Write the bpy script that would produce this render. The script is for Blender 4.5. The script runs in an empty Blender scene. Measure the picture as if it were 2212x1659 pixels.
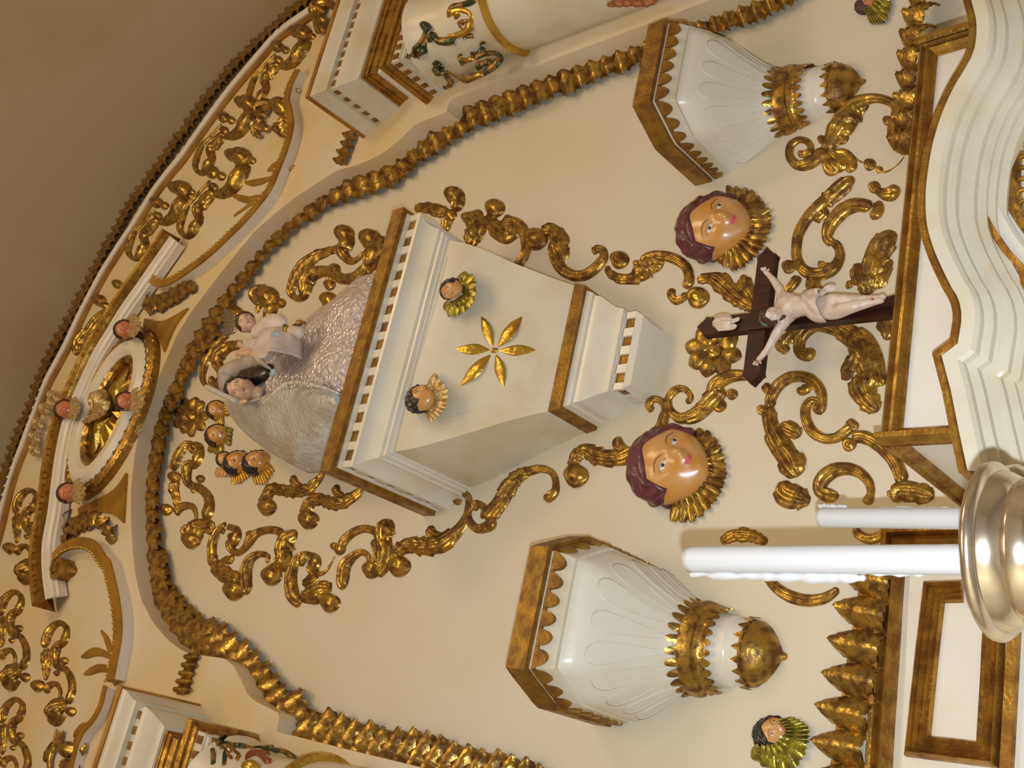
import bpy, math, random
from mathutils import Vector, Matrix, noise
random.seed(7)
sc = bpy.context.scene
COL = sc.collection
# ------------------------------------------------------------------ camera (fitted), world, lights
CX, YAW, PIT, ROL, FP = -1.10074562, 0.479223811, 0.756430884, -1.69199368, 2360.62687
CAM = Vector((CX, -2.1, 1.5))
fw = Vector((math.sin(YAW)*math.cos(PIT), math.cos(YAW)*math.cos(PIT), math.sin(PIT)))
_r = fw.cross(Vector((0, 0, 1))).normalized(); _u = _r.cross(fw)
RT = math.cos(ROL)*_r + math.sin(ROL)*_u
UP = -math.sin(ROL)*_r + math.cos(ROL)*_u
cd = bpy.data.cameras.new('camera'); cam = bpy.data.objects.new('camera', cd); COL.objects.link(cam)
m = Matrix.Identity(4)
for i in range(3):
    m[i][0] = RT[i]; m[i][1] = UP[i]; m[i][2] = -fw[i]; m[i][3] = CAM[i]
cam.matrix_world = m
cd.sensor_fit = 'HORIZONTAL'; cd.sensor_width = 36; cd.lens = FP/2212*36; cd.clip_start = .02
sc.camera = cam
sc.view_settings.view_transform = 'Standard'; sc.view_settings.look = 'None'
sc.view_settings.gamma = 1; sc.view_settings.use_curve_mapping = False
sc.view_settings.exposure = 0.17
w = bpy.data.worlds.new('world'); sc.world = w; w.use_nodes = True
w.node_tree.nodes['Background'].inputs[0].default_value = (1.0, .76, .48, 1)
w.node_tree.nodes['Background'].inputs[1].default_value = 0.30
def light(name, kind, loc, energy, color, size=.1, target=None):
    l = bpy.data.lights.new(name, kind); o = bpy.data.objects.new(name, l); COL.objects.link(o)
    l.energy = energy; l.color = color; o.location = loc
    if kind == 'AREA': l.size = size
    else: l.shadow_soft_size = size
    if target is not None:
        o.rotation_euler = (Vector(target)-Vector(loc)).to_track_quat('-Z', 'Y').to_euler()
    return o
# the camera's own flash, beside the lens
fl = CAM - UP*.055 + RT*.01 + fw*.03
light('flash', 'POINT', fl, 128, (.76, .87, 1.0), .008)
# lamps of the church nave: warm pendant high to the right, another behind the camera
light('nave_lamp', 'AREA', (2.3, -3.2, 6.3), 190, (1.0, .74, .43), 2.2, (0, 0, 4.3))
light('nave_lamp', 'AREA', (-1.2, -4.6, 6.6), 130, (1.0, .78, .50), 2.6, (0, 0, 3.0))

# ------------------------------------------------------------------ pixel <-> world helpers
def P(x, y, d=0.):
    D = fw + (x-1106)/FP*RT - (y-829.5)/FP*UP
    return CAM + (2.1-d)/D[1]*D
def PS(x, y, fd):
    d = .2
    for _ in range(14): q = P(x, y, d); d = .5*d+.5*fd(q[2], q[0])
    return P(x, y, d)
K = 2212/600.
OR = {'A1': (0, 0), 'A2': (0, 400), 'A3': (0, 800), 'A4': (0, 1209), 'B1': (500, 0), 'B2': (500, 400), 'B3': (500, 800), 'B4': (500, 1209),
      'C1': (1050, 0), 'C2': (1050, 400), 'C3': (1050, 800), 'C4': (1050, 1209), 'D1': (1612, 0), 'D2': (1612, 400), 'D3': (1612, 800), 'D4': (1612, 1209)}
def Z(o, *pts):
    ox, oy = OR[o]
    return [(ox+p[0]/K, oy+p[1]/K) + tuple(q/K for q in p[2:]) for p in pts]

# ------------------------------------------------------------------ materials
def mat(name, col, rough=.5, metal=0., col2=None, scale=20., bump=0., bscale=60., spec=.5, coat=0., lo=.42, hi=.58, emit=None, sss=0, r2=None, m2=None, stretch=None, vor=0):
    m = bpy.data.materials.new(name); m.use_nodes = True
    n = m.node_tree.nodes; L = m.node_tree.links; b = n['Principled BSDF']
    b.inputs['Base Color'].default_value = (*col, 1); b.inputs['Roughness'].default_value = rough
    b.inputs['Metallic'].default_value = metal; b.inputs['Specular IOR Level'].default_value = spec
    b.inputs['Coat Weight'].default_value = coat; b.inputs['Coat Roughness'].default_value = .12
    if sss: b.inputs['Subsurface Weight'].default_value = sss; b.inputs['Subsurface Scale'].default_value = .01
    tc = n.new('ShaderNodeNewGeometry'); src = tc.outputs['Position']
    if stretch:
        mp = n.new('ShaderNodeMapping'); mp.inputs['Scale'].default_value = stretch; L.new(src, mp.inputs[0]); src = mp.outputs[0]
    if col2:
        t = n.new('ShaderNodeTexNoise'); t.inputs['Scale'].default_value = scale; t.inputs['Detail'].default_value = 6
        L.new(src, t.inputs['Vector'])
        r = n.new('ShaderNodeValToRGB'); r.color_ramp.elements[0].position = lo; r.color_ramp.elements[1].position = hi
        r.color_ramp.elements[0].color = (*col, 1); r.color_ramp.elements[1].color = (*col2, 1)
        L.new(t.outputs['Fac'], r.inputs[0]); L.new(r.outputs[0], b.inputs['Base Color'])
        for v0, v1, key in ((rough, r2, 'Roughness'), (metal, m2, 'Metallic')):
            if v1 is not None:
                q = n.new('ShaderNodeMapRange'); q.inputs[1].default_value = lo; q.inputs[2].default_value = hi
                q.inputs[3].default_value = v0; q.inputs[4].default_value = v1
                L.new(t.outputs['Fac'], q.inputs[0]); L.new(q.outputs[0], b.inputs[key])
    if bump:
        t2 = n.new('ShaderNodeTexVoronoi' if vor else 'ShaderNodeTexNoise'); t2.inputs['Scale'].default_value = bscale
        if not vor: t2.inputs['Detail'].default_value = 4
        L.new(src, t2.inputs['Vector'])
        bp = n.new('ShaderNodeBump'); bp.inputs['Strength'].default_value = bump; bp.inputs['Distance'].default_value = vor or .004
        L.new(t2.outputs['Distance' if vor else 'Fac'], bp.inputs['Height']); L.new(bp.outputs[0], b.inputs['Normal'])
    return m
GOLD = mat('gold_leaf', (.58, .365, .075), .25, .92, (.15, .07, .014), 36, .5, 80, lo=.38, hi=.60, r2=.42, m2=.55)
GOLDB = mat('bright_gold_leaf', (.62, .40, .07), .28, .85, (.36, .18, .03), 30, .5, 80, lo=.5, hi=.7, r2=.4)
GOLDW = mat('worn_gold_leaf', (.34, .18, .022), .36, .55, (.19, .085, .012), 34, .5, 130, lo=.4, hi=.62, r2=.5, m2=.35)
GOLDP = mat('gilded_moulding', (.44, .25, .045), .30, .75, (.25, .115, .02), 26, .45, 120, lo=.42, hi=.62, r2=.5, stretch=(1, 1, 1))
OCHRE = mat('flat_ochre_gilding', (.42, .22, .022), .42, .35, (.28, .125, .012), 9, .15, 50, lo=.4, hi=.65)
DGREEN = mat('dark_green_gilding', (.05, .07, .035), .3, .5, (.30, .15, .03), 38, .4, 90, lo=.47, hi=.56)
OLIVE = mat('yellow_green_gilding', (.40, .34, .04), .3, .65, (.22, .18, .03), 40, .5, 90)
PALEG = mat('pale_gilding', (.62, .50, .26), .36, .45, (.42, .27, .08), 60, .5, 110)
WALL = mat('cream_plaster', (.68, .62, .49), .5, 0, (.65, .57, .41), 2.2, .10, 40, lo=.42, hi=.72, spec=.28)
LUN = mat('golden_cream_plaster', (.70, .61, .45), .48, 0, (.68, .52, .26), 3.0, .10, 40, lo=.40, hi=.66, spec=.3)  # cream base mottled at random with a deeper golden yellow
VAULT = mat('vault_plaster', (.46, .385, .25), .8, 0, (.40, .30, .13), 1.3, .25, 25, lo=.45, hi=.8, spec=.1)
WHITE = mat('white_gloss_paint', (.74, .70, .61), .28, 0, (.70, .63, .49), 6, .18, 30, lo=.45, hi=.7, spec=.45)
WHITE2 = mat('cream_gloss_paint', (.66, .61, .49), .32, 0, (.60, .51, .33), 7, .15, 30, lo=.45, hi=.7, spec=.45)
SKIN = mat('glazed_flesh_paint', (.60, .27, .055), .28, 0, (.60, .31, .11), 22, 0, spec=.5, coat=.3)
SKINP = mat('pink_flesh_paint', (.62, .22, .10), .25, 0, (.55, .17, .07), 40, 0, coat=.4)
SKINF = mat('pale_flesh_paint', (.70, .49, .33), .35, 0, (.62, .36, .24), 30, 0, coat=.2)
IVORY = mat('ivory_paint', (.70, .60, .52), .4, 0, (.62, .47, .38), 60, .2, 90)
HAIRR = mat('maroon_hair_paint', (.14, .035, .05), .3, 0, (.09, .025, .03), 30, .6, 60, coat=.3)
HAIRK = mat('black_hair_paint', (.015, .012, .014), .3, 0, coat=.3, bump=.5, bscale=60)
HAIRB = mat('brown_hair_paint', (.06, .025, .015), .4, 0, bump=.6, bscale=70)
EYEW = mat('eye_white', (.75, .70, .62), .2, 0, coat=.6); IRIS = mat('dark_iris', (.02, .02, .03), .15, 0, coat=.8)
LIPS = mat('pink_lips', (.66, .12, .14), .35); BROWM = mat('brow_line', (.16, .06, .03), .5)
WOOD = mat('dark_varnished_wood', (.05, .011, .008), .42, 0, (.022, .007, .006), 12, .1, 40, spec=.22, stretch=(6, 6, 1))
WAX = mat('white_wax', (.52, .51, .505), .35, 0, sss=.25, bump=.1, bscale=20)
BRASS = mat('silvered_brass', (.80, .69, .53), .14, .97, (.55, .47, .37), 12, .06, 20, r2=.22)
LACE = mat('lilac_sequined_lace', (.72, .63, .64), .24, .12, (.60, .52, .52), 34, .7, 70, spec=1., r2=.10, vor=.012)
MANT = mat('pale_blue_mantle', (.56, .59, .61), .28, .08, (.46, .42, .39), 9, .45, 62, spec=.9, vor=.010, r2=.5)
MANTIN = mat('dusty_grey_mantle', (.46, .40, .36), .55, 0, (.36, .31, .27), 12, .5, 40)
TULLE = mat('white_tulle', (.68, .60, .59), .5, 0, (.60, .52, .51), 18, .5, 35)
BLUE = mat('blue_ribbon', (.30, .44, .55), .4)
SILVER = mat('tarnished_silver', (.30, .26, .20), .35, .8, bump=.6, bscale=90)
GREENC = mat('green_crown_paint', (.06, .12, .08), .35, 0, (.12, .16, .10), 90, .8, 90)
RED = mat('red_paint', (.40, .03, .02), .4)
RUSTL = mat('rust_leaf_paint', (.25, .07, .02), .4, .2)
FLOORM = mat('stone_floor', (.30, .25, .19), .6, 0, (.22, .18, .13), 3)

# ------------------------------------------------------------------ object helpers
def mk(name, verts, faces, m, smooth=True):
    me = bpy.data.meshes.new(name); me.from_pydata([tuple(v) for v in verts], [], faces)
    me.materials.append(m); me.validate(); me.update()
    import bmesh
    bm = bmesh.new(); bm.from_mesh(me); bmesh.ops.recalc_face_normals(bm, faces=bm.faces); bm.to_mesh(me); bm.free()
    if smooth: me.polygons.foreach_set('use_smooth', [True]*len(me.polygons))
    o = bpy.data.objects.new(name, me); COL.objects.link(o)
    return o
def sharp(o, ang=35):
    me = o.data
    try: me.set_sharp_from_angle(angle=math.radians(ang))
    except Exception: pass
    return o
class Mesh:
    def __init__(s): s.v = []; s.f = []
    def add(s, v, f):
        n = len(s.v); s.v += [Vector(a) for a in v]; s.f += [tuple(i+n for i in q) for q in f]; return s
    def mk(s, name, m, smooth=True, sh=None):
        o = mk(name, s.v, s.f, m, smooth)
        return sharp(o, sh) if sh else o
def parent(c, p):
    c.parent = p; c.location = c.location - Vector(p.location)
def thing(name, label, cat, parts, group=None, loc=None, kind=None):
    o = bpy.data.objects.new(name, None); COL.objects.link(o)
    if loc is None:
        lo = Vector((1e9,)*3); hi = -lo
        for p in parts:
            for v in p.data.vertices if p.type == 'MESH' else []:
                q = p.matrix_basis @ v.co
                for i in range(3): lo[i] = min(lo[i], q[i]); hi[i] = max(hi[i], q[i])
        loc = Vector(((lo[0]+hi[0])/2, hi[1], lo[2]))
    o.location = loc; o.empty_display_size = .05
    for p in parts: parent(p, o)
    return tag(o, label, cat, group, kind)
def sub(c, p):
    # sub-part: both already built in world coordinates (p has no offset yet)
    c.parent = p; return c
def tag(o, label=None, cat=None, group=None, kind=None):
    if label: o['label'] = label
    if cat: o['category'] = cat
    if group: o['group'] = group
    if kind: o['kind'] = kind
    return o
def struct(o): o['kind'] = 'structure'; return o

def catmull(pts, n):
    pts = [Vector(p) for p in pts]
    if len(pts) == 2: return [pts[0].lerp(pts[1], i/(n-1)) for i in range(n)]
    L = [0]
    for a, b in zip(pts, pts[1:]): L.append(L[-1]+max((b-a).length, 1e-6))
    q = [pts[0]*2-pts[1]]+pts+[pts[-1]*2-pts[-2]]
    out = []; k = 0
    for i in range(n):
        s = L[-1]*i/(n-1)
        while k < len(pts)-2 and s > L[k+1]: k += 1
        t = (s-L[k])/(L[k+1]-L[k])
        a, b, c, d = q[k], q[k+1], q[k+2], q[k+3]
        out.append(.5*((2*b)+(c-a)*t+(2*a-5*b+4*c-d)*t*t+(3*b-a-3*c+d)*t**3))
    return out
def plen(pts): return sum((Vector(b[:2])-Vector(a[:2])).length for a, b in zip(pts, pts[1:]))

def stroke(pts, d=0., kind='c', m=None, name='scroll', hr=.95, fd=None):
    """carved relief band following a traced centre line on the plane Y=-d"""
    px = [Vector((p[0], p[1], p[2])) for p in pts]
    L = plen(pts); n = max(8, min(90, int(L/3.2)))
    S = catmull(px, n)
    C = [(PS(s[0], s[1], fd) if fd else P(s[0], s[1], d)) for s in S]
    W = []; T = []; N = []
    for i, s in enumerate(S):
        a = S[max(0, i-1)]; b = S[min(n-1, i+1)]
        t = Vector((b[0]-a[0], b[1]-a[1])); t = t.normalized() if t.length > 1e-6 else Vector((1, 0))
        dd = -C[i][1]
        o = P(s[0]-t[1]*max(s[2], .6), s[1]+t[0]*max(s[2], .6), dd)-C[i]
        tw = (P(s[0]+t[0]*2, s[1]+t[1]*2, dd)-C[i]); tw[1] = 0; tw.normalize()
        nw = Vector((-tw[2], 0, tw[0]))
        k = o.dot(nw)
        if k < 0: nw = -nw; k = -k
        W.append(k); T.append(tw); N.append(nw)
    al = [0]
    for a, b in zip(C, C[1:]): al.append(al[-1]+(b-a).length)
    tot = al[-1]; NS = 13
    v = []; f = []
    for i in range(n):
        e = min(al[i], tot-al[i]); wl = max(W[i], 1e-4)*.9
        cap = 1 if e > wl else math.sqrt(max(0, 1-(1-e/wl)**2))
        wi = W[i]*max(cap, .05)
        for j in range(NS):
            t = -1+2*j/(NS-1)
            h = max(0, 1-abs(t)**2.2)**.55
            wm = 1.
            if kind == 'c':
                h *= 1-.34*math.exp(-((t-.2)/.2)**2)
            elif kind == 'l':
                ph = al[i]/(max(wi, .008)*1.25)-abs(t)*.8
                lob = 1-((ph*.62) % 1.0)
                wm = 1+.30*(lob-.5)*abs(t)**1.2
                h *= .74+.26*lob
                h *= 1-.22*math.cos(math.pi*3.2*t)-.16*math.exp(-(t/.12)**2)
            elif kind == 'r':
                h *= 1.
            z = h*wi*hr*(.72 if kind == 'l' else .85)
            p = C[i]+N[i]*(wi*wm*t)
            nz = noise.noise(Vector((p[0]*40, p[2]*40, 1)))*.07*wi if kind != 'r' else 0
            v.append((p[0], p[1]-z-nz*(h > .2)+.001, p[2]))
    for i in range(n-1):
        for j in range(NS-1):
            a = i*NS+j; f.append((a, a+1, a+NS+1, a+NS))
    return mk(name, v, f, m or GOLD)
def ball(x, y, r, d=0., m=None, name='bud', hr=.62, asp=1.):
    r = r*.94
    c = P(x, y, d); rx = (P(x+r, y, d)-c); ry = (P(x, y+r*asp, d)-c)
    v = []; f = []; nu, nv = 28, 11
    for j in range(nv+1):
        t = j/nv*math.pi/2
        for i in range(nu):
            a = 2*math.pi*i/nu
            rr = math.cos(t)*(1+.05*math.cos(3*a+2*j/nv*3))
            h = math.sin(t)*(1-.20*(.5+.5*math.cos(a+7.5*math.cos(t)))**2*min(1, math.cos(t)*2))
            p = c+rx*(rr*math.cos(a))+ry*(rr*math.sin(a))
            v.append((p[0], p[1]-h*hr*(rx.length+ry.length)*.5+.001, p[2]))
    for j in range(nv):
        for i in range(nu):
            a = j*nu+i; b = j*nu+(i+1) % nu
            f.append((a, b, b+nu, a+nu))
    return mk(name, v, f, m or GOLD)
def build(spec, d=0., m=None):
    """spec: list of (kind, points) -> parts"""
    out = []
    for s in spec:
        k, pts = s[0], s[1]; mm = s[2] if len(s) > 2 else m
        if k == 'b':
            for p in pts: out.append(ball(p[0], p[1], p[2], d, mm))
        else:
            out.append(stroke(pts, d, k, mm, {'c': 'scroll', 'l': 'leaf', 'r': 'stem'}[k]))
    return out
def orn(name, label, cat, spec, d=0., m=None, group=None):
    return thing(name, label, cat, build(spec, d, m), group)

def sweep(path, prof, side=1, m=None, name='moulding', closed=False, smooth=True, ang=32, caps=True, world=False):
    """path: px points with base depth (x,y,d) ; prof: [(u,v)] offset along in-plane normal, height towards room"""
    C = [Vector(p) for p in path] if world else [P(*p) for p in path]
    n = len(C); v = []; f = []; k = len(prof)
    for i in range(n):
        if closed: a, b, c = C[i-1], C[i], C[(i+1) % n]
        else: a, b, c = C[max(0, i-1)], C[i], C[min(n-1, i+1)]
        t1 = Vector((b[0]-a[0], 0, b[2]-a[2])); t2 = Vector((c[0]-b[0], 0, c[2]-b[2]))
        if t1.length < 1e-7: t1 = t2.copy()
        if t2.length < 1e-7: t2 = t1.copy()
        t1.normalize(); t2.normalize()
        n1 = Vector((-t1[2], 0, t1[0])); n2 = Vector((-t2[2], 0, t2[0]))
        nn = (n1+n2)
        nn = nn.normalized() if nn.length > 1e-4 else n1
        s = 1/max(.45, nn.dot(n1))
        for (u, h) in prof:
            p = b+nn*(u*s*side); v.append((p[0], p[1]-h, p[2]))
    for i in range(n if closed else n-1):
        for j in range(k-1):
            a = i*k+j; b = ((i+1) % n)*k+j
            f.append((a, a+1, b+1, b))
    if caps and not closed:
        f.append(tuple(range(k))); f.append(tuple((n-1)*k+j for j in range(k)))
    return sharp(mk(name, v, f, m or WHITE, smooth), ang)
def dens(pts, n): return [tuple(p) for p in catmull([Vector(p) for p in pts], n)]
def prism(pts, d0, d1, m, name, world=False):
    """outline in px at depth d1 extruded back to d0"""
    F = [Vector((p[0], -d1, p[1])) for p in pts] if world else [P(p[0], p[1], d1) for p in pts]
    n = len(F); v = [tuple(p) for p in F]+[(p[0], -d0, p[2]) for p in F]
    f = [tuple(range(n)), tuple(range(2*n-1, n-1, -1))]+[(i, (i+1) % n, (i+1) % n+n, i+n) for i in range(n)]
    return mk(name, v, f, m, False)
def box(x0, x1, y0, y1, z0, z1, m, name):
    v = [(x, y, z) for x in (x0, x1) for y in (y0, y1) for z in (z0, z1)]
    return mk(name, v, [(0, 1, 3, 2), (4, 6, 7, 5), (0, 4, 5, 1), (2, 3, 7, 6), (0, 2, 6, 4), (1, 5, 7, 3)], m, False)

# ------------------------------------------------------------------ leaf piece (shared meshes)
def leaf_mesh(name, m, nu=6, nv=4):
    v = []; f = []
    W = [.85, 1.0, 1.06, 1.06, 1.0, .82, .34] if nu == 6 else [.70*math.sin(math.pi*min(1, .30+.70*i/nu))**.5*1.35+.08 for i in range(nu+1)]
    for i in range(nu+1):
        s = i/nu; wd = W[i]
        for j in range(nv+1):
            t = -1+2*j/nv; a = abs(t)
            if a < .01: h = 1.0-.25*s
            elif a > .95: h = 0.
            elif nv > 6: h = .92-.55*a+.13*math.sin(2*math.pi*(s*5-a*1.3))
            else: h = (.62 if nv == 4 else .80-.45*a)+(.20 if (i+(j if t < 0 else nv-j)) % 2 else -.20)
            h *= (.72+.28*math.sin(math.pi*min(1, s+.25))) if i < nu else .6
            edge = 1+(.10 if i % 2 else -.08)*a*(1 if nv <= 6 else .5)
            v.append((t*wd*edge*.5, -h*.5, s-.16*a*(1 if i else 0)*(1-.5*s)))
    for i in range(nu):
        for j in range(nv):
            a = i*(nv+1)+j; f.append((a, a+1, a+nv+2, a+nv+1))
    me = bpy.data.meshes.new(name); me.from_pydata(v, [], f); me.materials.append(m); me.update()
    me.polygons.foreach_set('use_smooth', [True]*len(me.polygons))
    return me
LEAF = leaf_mesh('leaf', GOLD); LEAFD = leaf_mesh('leaf_rib', GOLD, nu=14, nv=8)
FEATH = {}
def place_leaf(me, base, tip, width, height, name='leaf', lift=0.):
    """base, tip world points; local z->tip, y-> into wall"""
    z = Vector(tip)-Vector(base); L = z.length; z.normalize()
    y = Vector((0, 1, 0)); x = y.cross(z).normalized(); y = z.cross(x).normalized()
    mm = Matrix.Identity(4)
    for i in range(3):
        mm[i][0] = x[i]*width; mm[i][1] = y[i]*height*2; mm[i][2] = z[i]*L; mm[i][3] = base[i]
    mm[1][3] -= lift
    o = bpy.data.objects.new(name, me); COL.objects.link(o); o.matrix_world = mm; o.matrix_basis = mm
    return o

# ================================================================== STRUCTURE
DF = .112
# back wall (niche panel)
wl = struct(box(-2.6, 2.6, 0.0, .12, 0, 6.6, WALL, 'wall_back'))
struct(box(-2.6, 2.6, -5.2, .12, -.1, 0, FLOORM, 'floor'))
jamb = [(1750, -85), (1386, 57), (1190, 130), (974, 214), (967, 229), (966, 241), (940, 252), (896, 269), (866, 300), (825, 332), (793, 348), (766, 358), (728, 368),
        (690, 392), (641, 424), (590, 464), (550, 500), (507, 552), (461, 610), (412, 675), (380, 728), (350, 798), (323, 856), (301, 922), (290, 990), (283, 1058), (283, 1125),
        (287, 1193), (294, 1250), (306, 1298), (331, 1345), (363, 1383), (391, 1404), (413, 1414), (439, 1416), (483, 1422), (504, 1437), (521, 1469), (533, 1497), (548, 1513), (603, 1541), (603, 1556), (596, 1580),
        (750, 1619), (907, 1657), (1200, 1730)]
JW = [P(x, y, DF) for x, y in jamb]
vault_px = [(705, -17), (668, -13), (628, 18), (590, 50), (540, 98), (500, 141), (468, 178), (432, 223), (402, 267), (370, 310), (336, 358), (304, 402), (281, 434), (252, 484), (227, 528),
            (203, 576), (181, 620), (157, 666), (132, 712), (108, 758), (84, 812), (68, 852), (50, 900), (30, 950), (13, 998), (-3, 1055), (-15, 1110)]
VW = [P(x, y, DF) for x, y in vault_px]
# smooth half-ellipse-like vault curve: average traced points in polar form about the springing
ZC = 5.17
def pol(p): return math.atan2(p[2]-ZC, p[0]), math.hypot(p[0], p[2]-ZC)
import bisect
pp = sorted(pol(p) for p in VW)
AA = [a for a, r in pp]; RR = [r for a, r in pp]
def vr(a):
    if a > math.pi/2 and a > AA[-1]: return vr(math.pi-a)
    if a <= AA[0]: return RR[0]
    i = min(bisect.bisect(AA, a), len(AA)-1)
    t = (a-AA[i-1])/(AA[i]-AA[i-1]+1e-9); t = max(0, min(1, t))
    return RR[i-1]*(1-t)+RR[i]*t
arc = []
for i in range(73):
    a = math.pi*i/72
    r = sum(vr(min(max(a+q*.03, 0), math.pi)) for q in range(-3, 4))/7
    arc.append((r*math.cos(a), ZC+r*math.sin(a)))
XR = arc[0][0]
# front slab with the trefoil opening
inner = [(p[0], p[2]) for p in JW]
inner = [(inner[0][0], 1.9)]+inner+[(inner[-1][0], 1.9)]
outer = [(XR+.02, 1.9)]+[(x*1.02, ZC+(z-ZC)*1.02) for x, z in arc]+[(-XR-.02, 1.9)]
def ring_slab(inner, outer, d0, d1, m, name):
    # resample both by arclength-like parameter and bridge
    def rs(pts, n):
        q = [Vector((a, 0, b)) for a, b in pts]; L = [0]
        for a, b in zip(q, q[1:]): L.append(L[-1]+(b-a).length)
        out = []; k = 0
        for i in range(n):
            s = L[-1]*i/(n-1)
            while k < len(q)-2 and s > L[k+1]: k += 1
            out.append(q[k].lerp(q[k+1], (s-L[k])/(L[k+1]-L[k]+1e-9)))
        return out
    n = 420; A = rs(inner, n); B = rs(outer, n); v = []; f = []
    for i in range(n):
        for p, d in ((A[i], d0), (A[i], d1), (B[i], d1), (B[i], d0)): v.append((p[0], -d, p[2]))
    for i in range(n-1):
        a = i*4
        for j in range(3): f.append((a+j, a+j+1, a+j+5, a+j+4))
    return sharp(mk(name, v, f, m), 30)
struct(ring_slab(inner, outer, -.01, DF, LUN, 'trim_1'))
# vault (barrel) and side walls
vv = []; vf = []
full = [(XR, 0)]+arc+[(-XR, 0)]
def barrel(pts, name, m, t=.08, y0=.1, y1=-5.2):
    v = []; f = []
    for i, (x, z) in enumerate(pts):
        ln = math.hypot(x, z-ZC) or 1; o = (x/ln*t, (z-ZC)/ln*t) if z > ZC-.01 else (math.copysign(t, x), 0)
        for yy, q in ((y0, 0), (y1, 0), (y1, 1), (y0, 1)): v.append((x+o[0]*q, yy, z+o[1]*q))
    for i in range(len(pts)-1):
        a = i*4
        for j in range(4): f.append((a+j, a+(j+1) % 4, a+4+(j+1) % 4, a+4+j))
    return sharp(mk(name, v, f, m), 30)
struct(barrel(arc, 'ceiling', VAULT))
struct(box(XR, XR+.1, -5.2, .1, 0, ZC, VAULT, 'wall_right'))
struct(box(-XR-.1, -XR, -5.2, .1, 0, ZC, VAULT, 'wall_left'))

# gold stripe and lilac fillet following the vault
gs = [(720, 5), (663, 46), (608, 84), (572, 124), (529, 174), (494, 217), (461, 262), (430, 305), (401, 347), (370, 384), (339, 425), (316, 463), (293, 500), (266, 540), (248, 568), (230, 597),
      (210, 634), (190, 671), (171, 712), (152, 753), (130, 794), (108, 836), (84, 900), (62, 963), (48, 997), (35, 1033), (22, 1080), (8, 1140), (-8, 1200), (-20, 1260)]
gsd = [(x, y, DF) for x, y in dens([(a, b) + (0,) for a, b in gs], 120) for _ in (0,)] if False else [(p[0], p[1], DF) for p in dens([(a, b, 0) for a, b in gs], 120)]
thing('arch_band', 'cream band and flat ochre gold stripe just inside the outer gilded rope along the vault', 'moulding', [
    sweep(gsd, [(-.022, 0), (-.022, .012), (.022, .012), (.022, 0)], 1, OCHRE, 'gold_stripe'),
    sweep(gsd, [(.024, 0), (.024, .02), (.034, .026), (.055, .026), (.060, .02), (.062, 0)], -1, WHITE, 'fillet')])

# ------------------------------------------------------------------ outer rope garland (individual leaves)
def garland(name, label, path, hw, step, d, hgt, slant=.5, me=None, both=False, wmul=1.15, tipside=1, cat='garland', backing=True, lo=-1., hi=1., curl=False):
    px = catmull([Vector((p[0], p[1], p[2] if len(p) > 2 else hw)) for p in path], 400)
    L = [0]
    for a, b in zip(px, px[1:]): L.append(L[-1]+Vector((b[0]-a[0], b[1]-a[1])).length)
    n = int(L[-1]/step); parts = []; k = 0
    bk = []
    for i in range(n):
        s = (i+.5)*L[-1]/n
        while k < 398 and s > L[k+1]: k += 1
        c = px[k].lerp(px[k+1], (s-L[k])/(L[k+1]-L[k]+1e-9))
        t = (px[min(k+4, 399)]-px[max(0, k-4)]); t[2] = 0; t.normalize()
        nx, ny = -t[1]*tipside, t[0]*tipside
        h = c[2]; slant_ = slant+(.75*max(0, min(1, (540-c[0])/120)) if curl else 0)
        b = P(c[0]+nx*h*lo-t[0]*h*slant_, c[1]+ny*h*lo-t[1]*h*slant_, d)
        e = P(c[0]+nx*h*hi+t[0]*h*slant_, c[1]+ny*h*hi+t[1]*h*slant_, d)
        wpx = (P(c[0]+t[0]*step/2, c[1]+t[1]*step/2, d)-P(c[0]-t[0]*step/2, c[1]-t[1]*step/2, d)).length
        j = 1+.1*random.uniform(-1, 1)
        parts.append(place_leaf(me or LEAF, b, b+(e-b)*j, wpx*wmul, hgt, lift=.004))
    if backing:
        path2 = [(p[0], p[1], d) for p in px[::8]]
        tq = (px[203]-px[197]).normalized(); hq = px[200][2]*.26; hw_w = (P(px[200][0]-tq[1]*hq, px[200][1]+tq[0]*hq, d)-P(px[200][0]+tq[1]*hq, px[200][1]-tq[0]*hq, d)).length*.5
        parts.append(sweep(path2, [(-hw_w, -.002), (-hw_w*.8, hgt*.12), (hw_w*.8, hgt*.12), (hw_w, -.002)], 1, GOLDW, 'backing'))
    return thing(name, label, cat, parts)
og = [(705, -25), (668, 2), (630, 30), (595, 62), (562, 90), (530, 122), (504, 149), (472, 187), (437, 233), (407, 277), (374, 320), (342, 366), (309, 412), (287, 441), (258, 492), (233, 536),
      (209, 584), (187, 628), (163, 674), (138, 720), (114, 766), (90, 820), (76, 860), (57, 908), (38, 957), (22, 1003), (5, 1060), (-10, 1115), (-20, 1150)]
garland('leaf_garland', 'long gilded rope of overlapping leaves that follows the curve of the vault', [(x, y, 13) for x, y in og], 13, 20, DF+.005, .032, .35, wmul=1.45, hi=.8)
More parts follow.
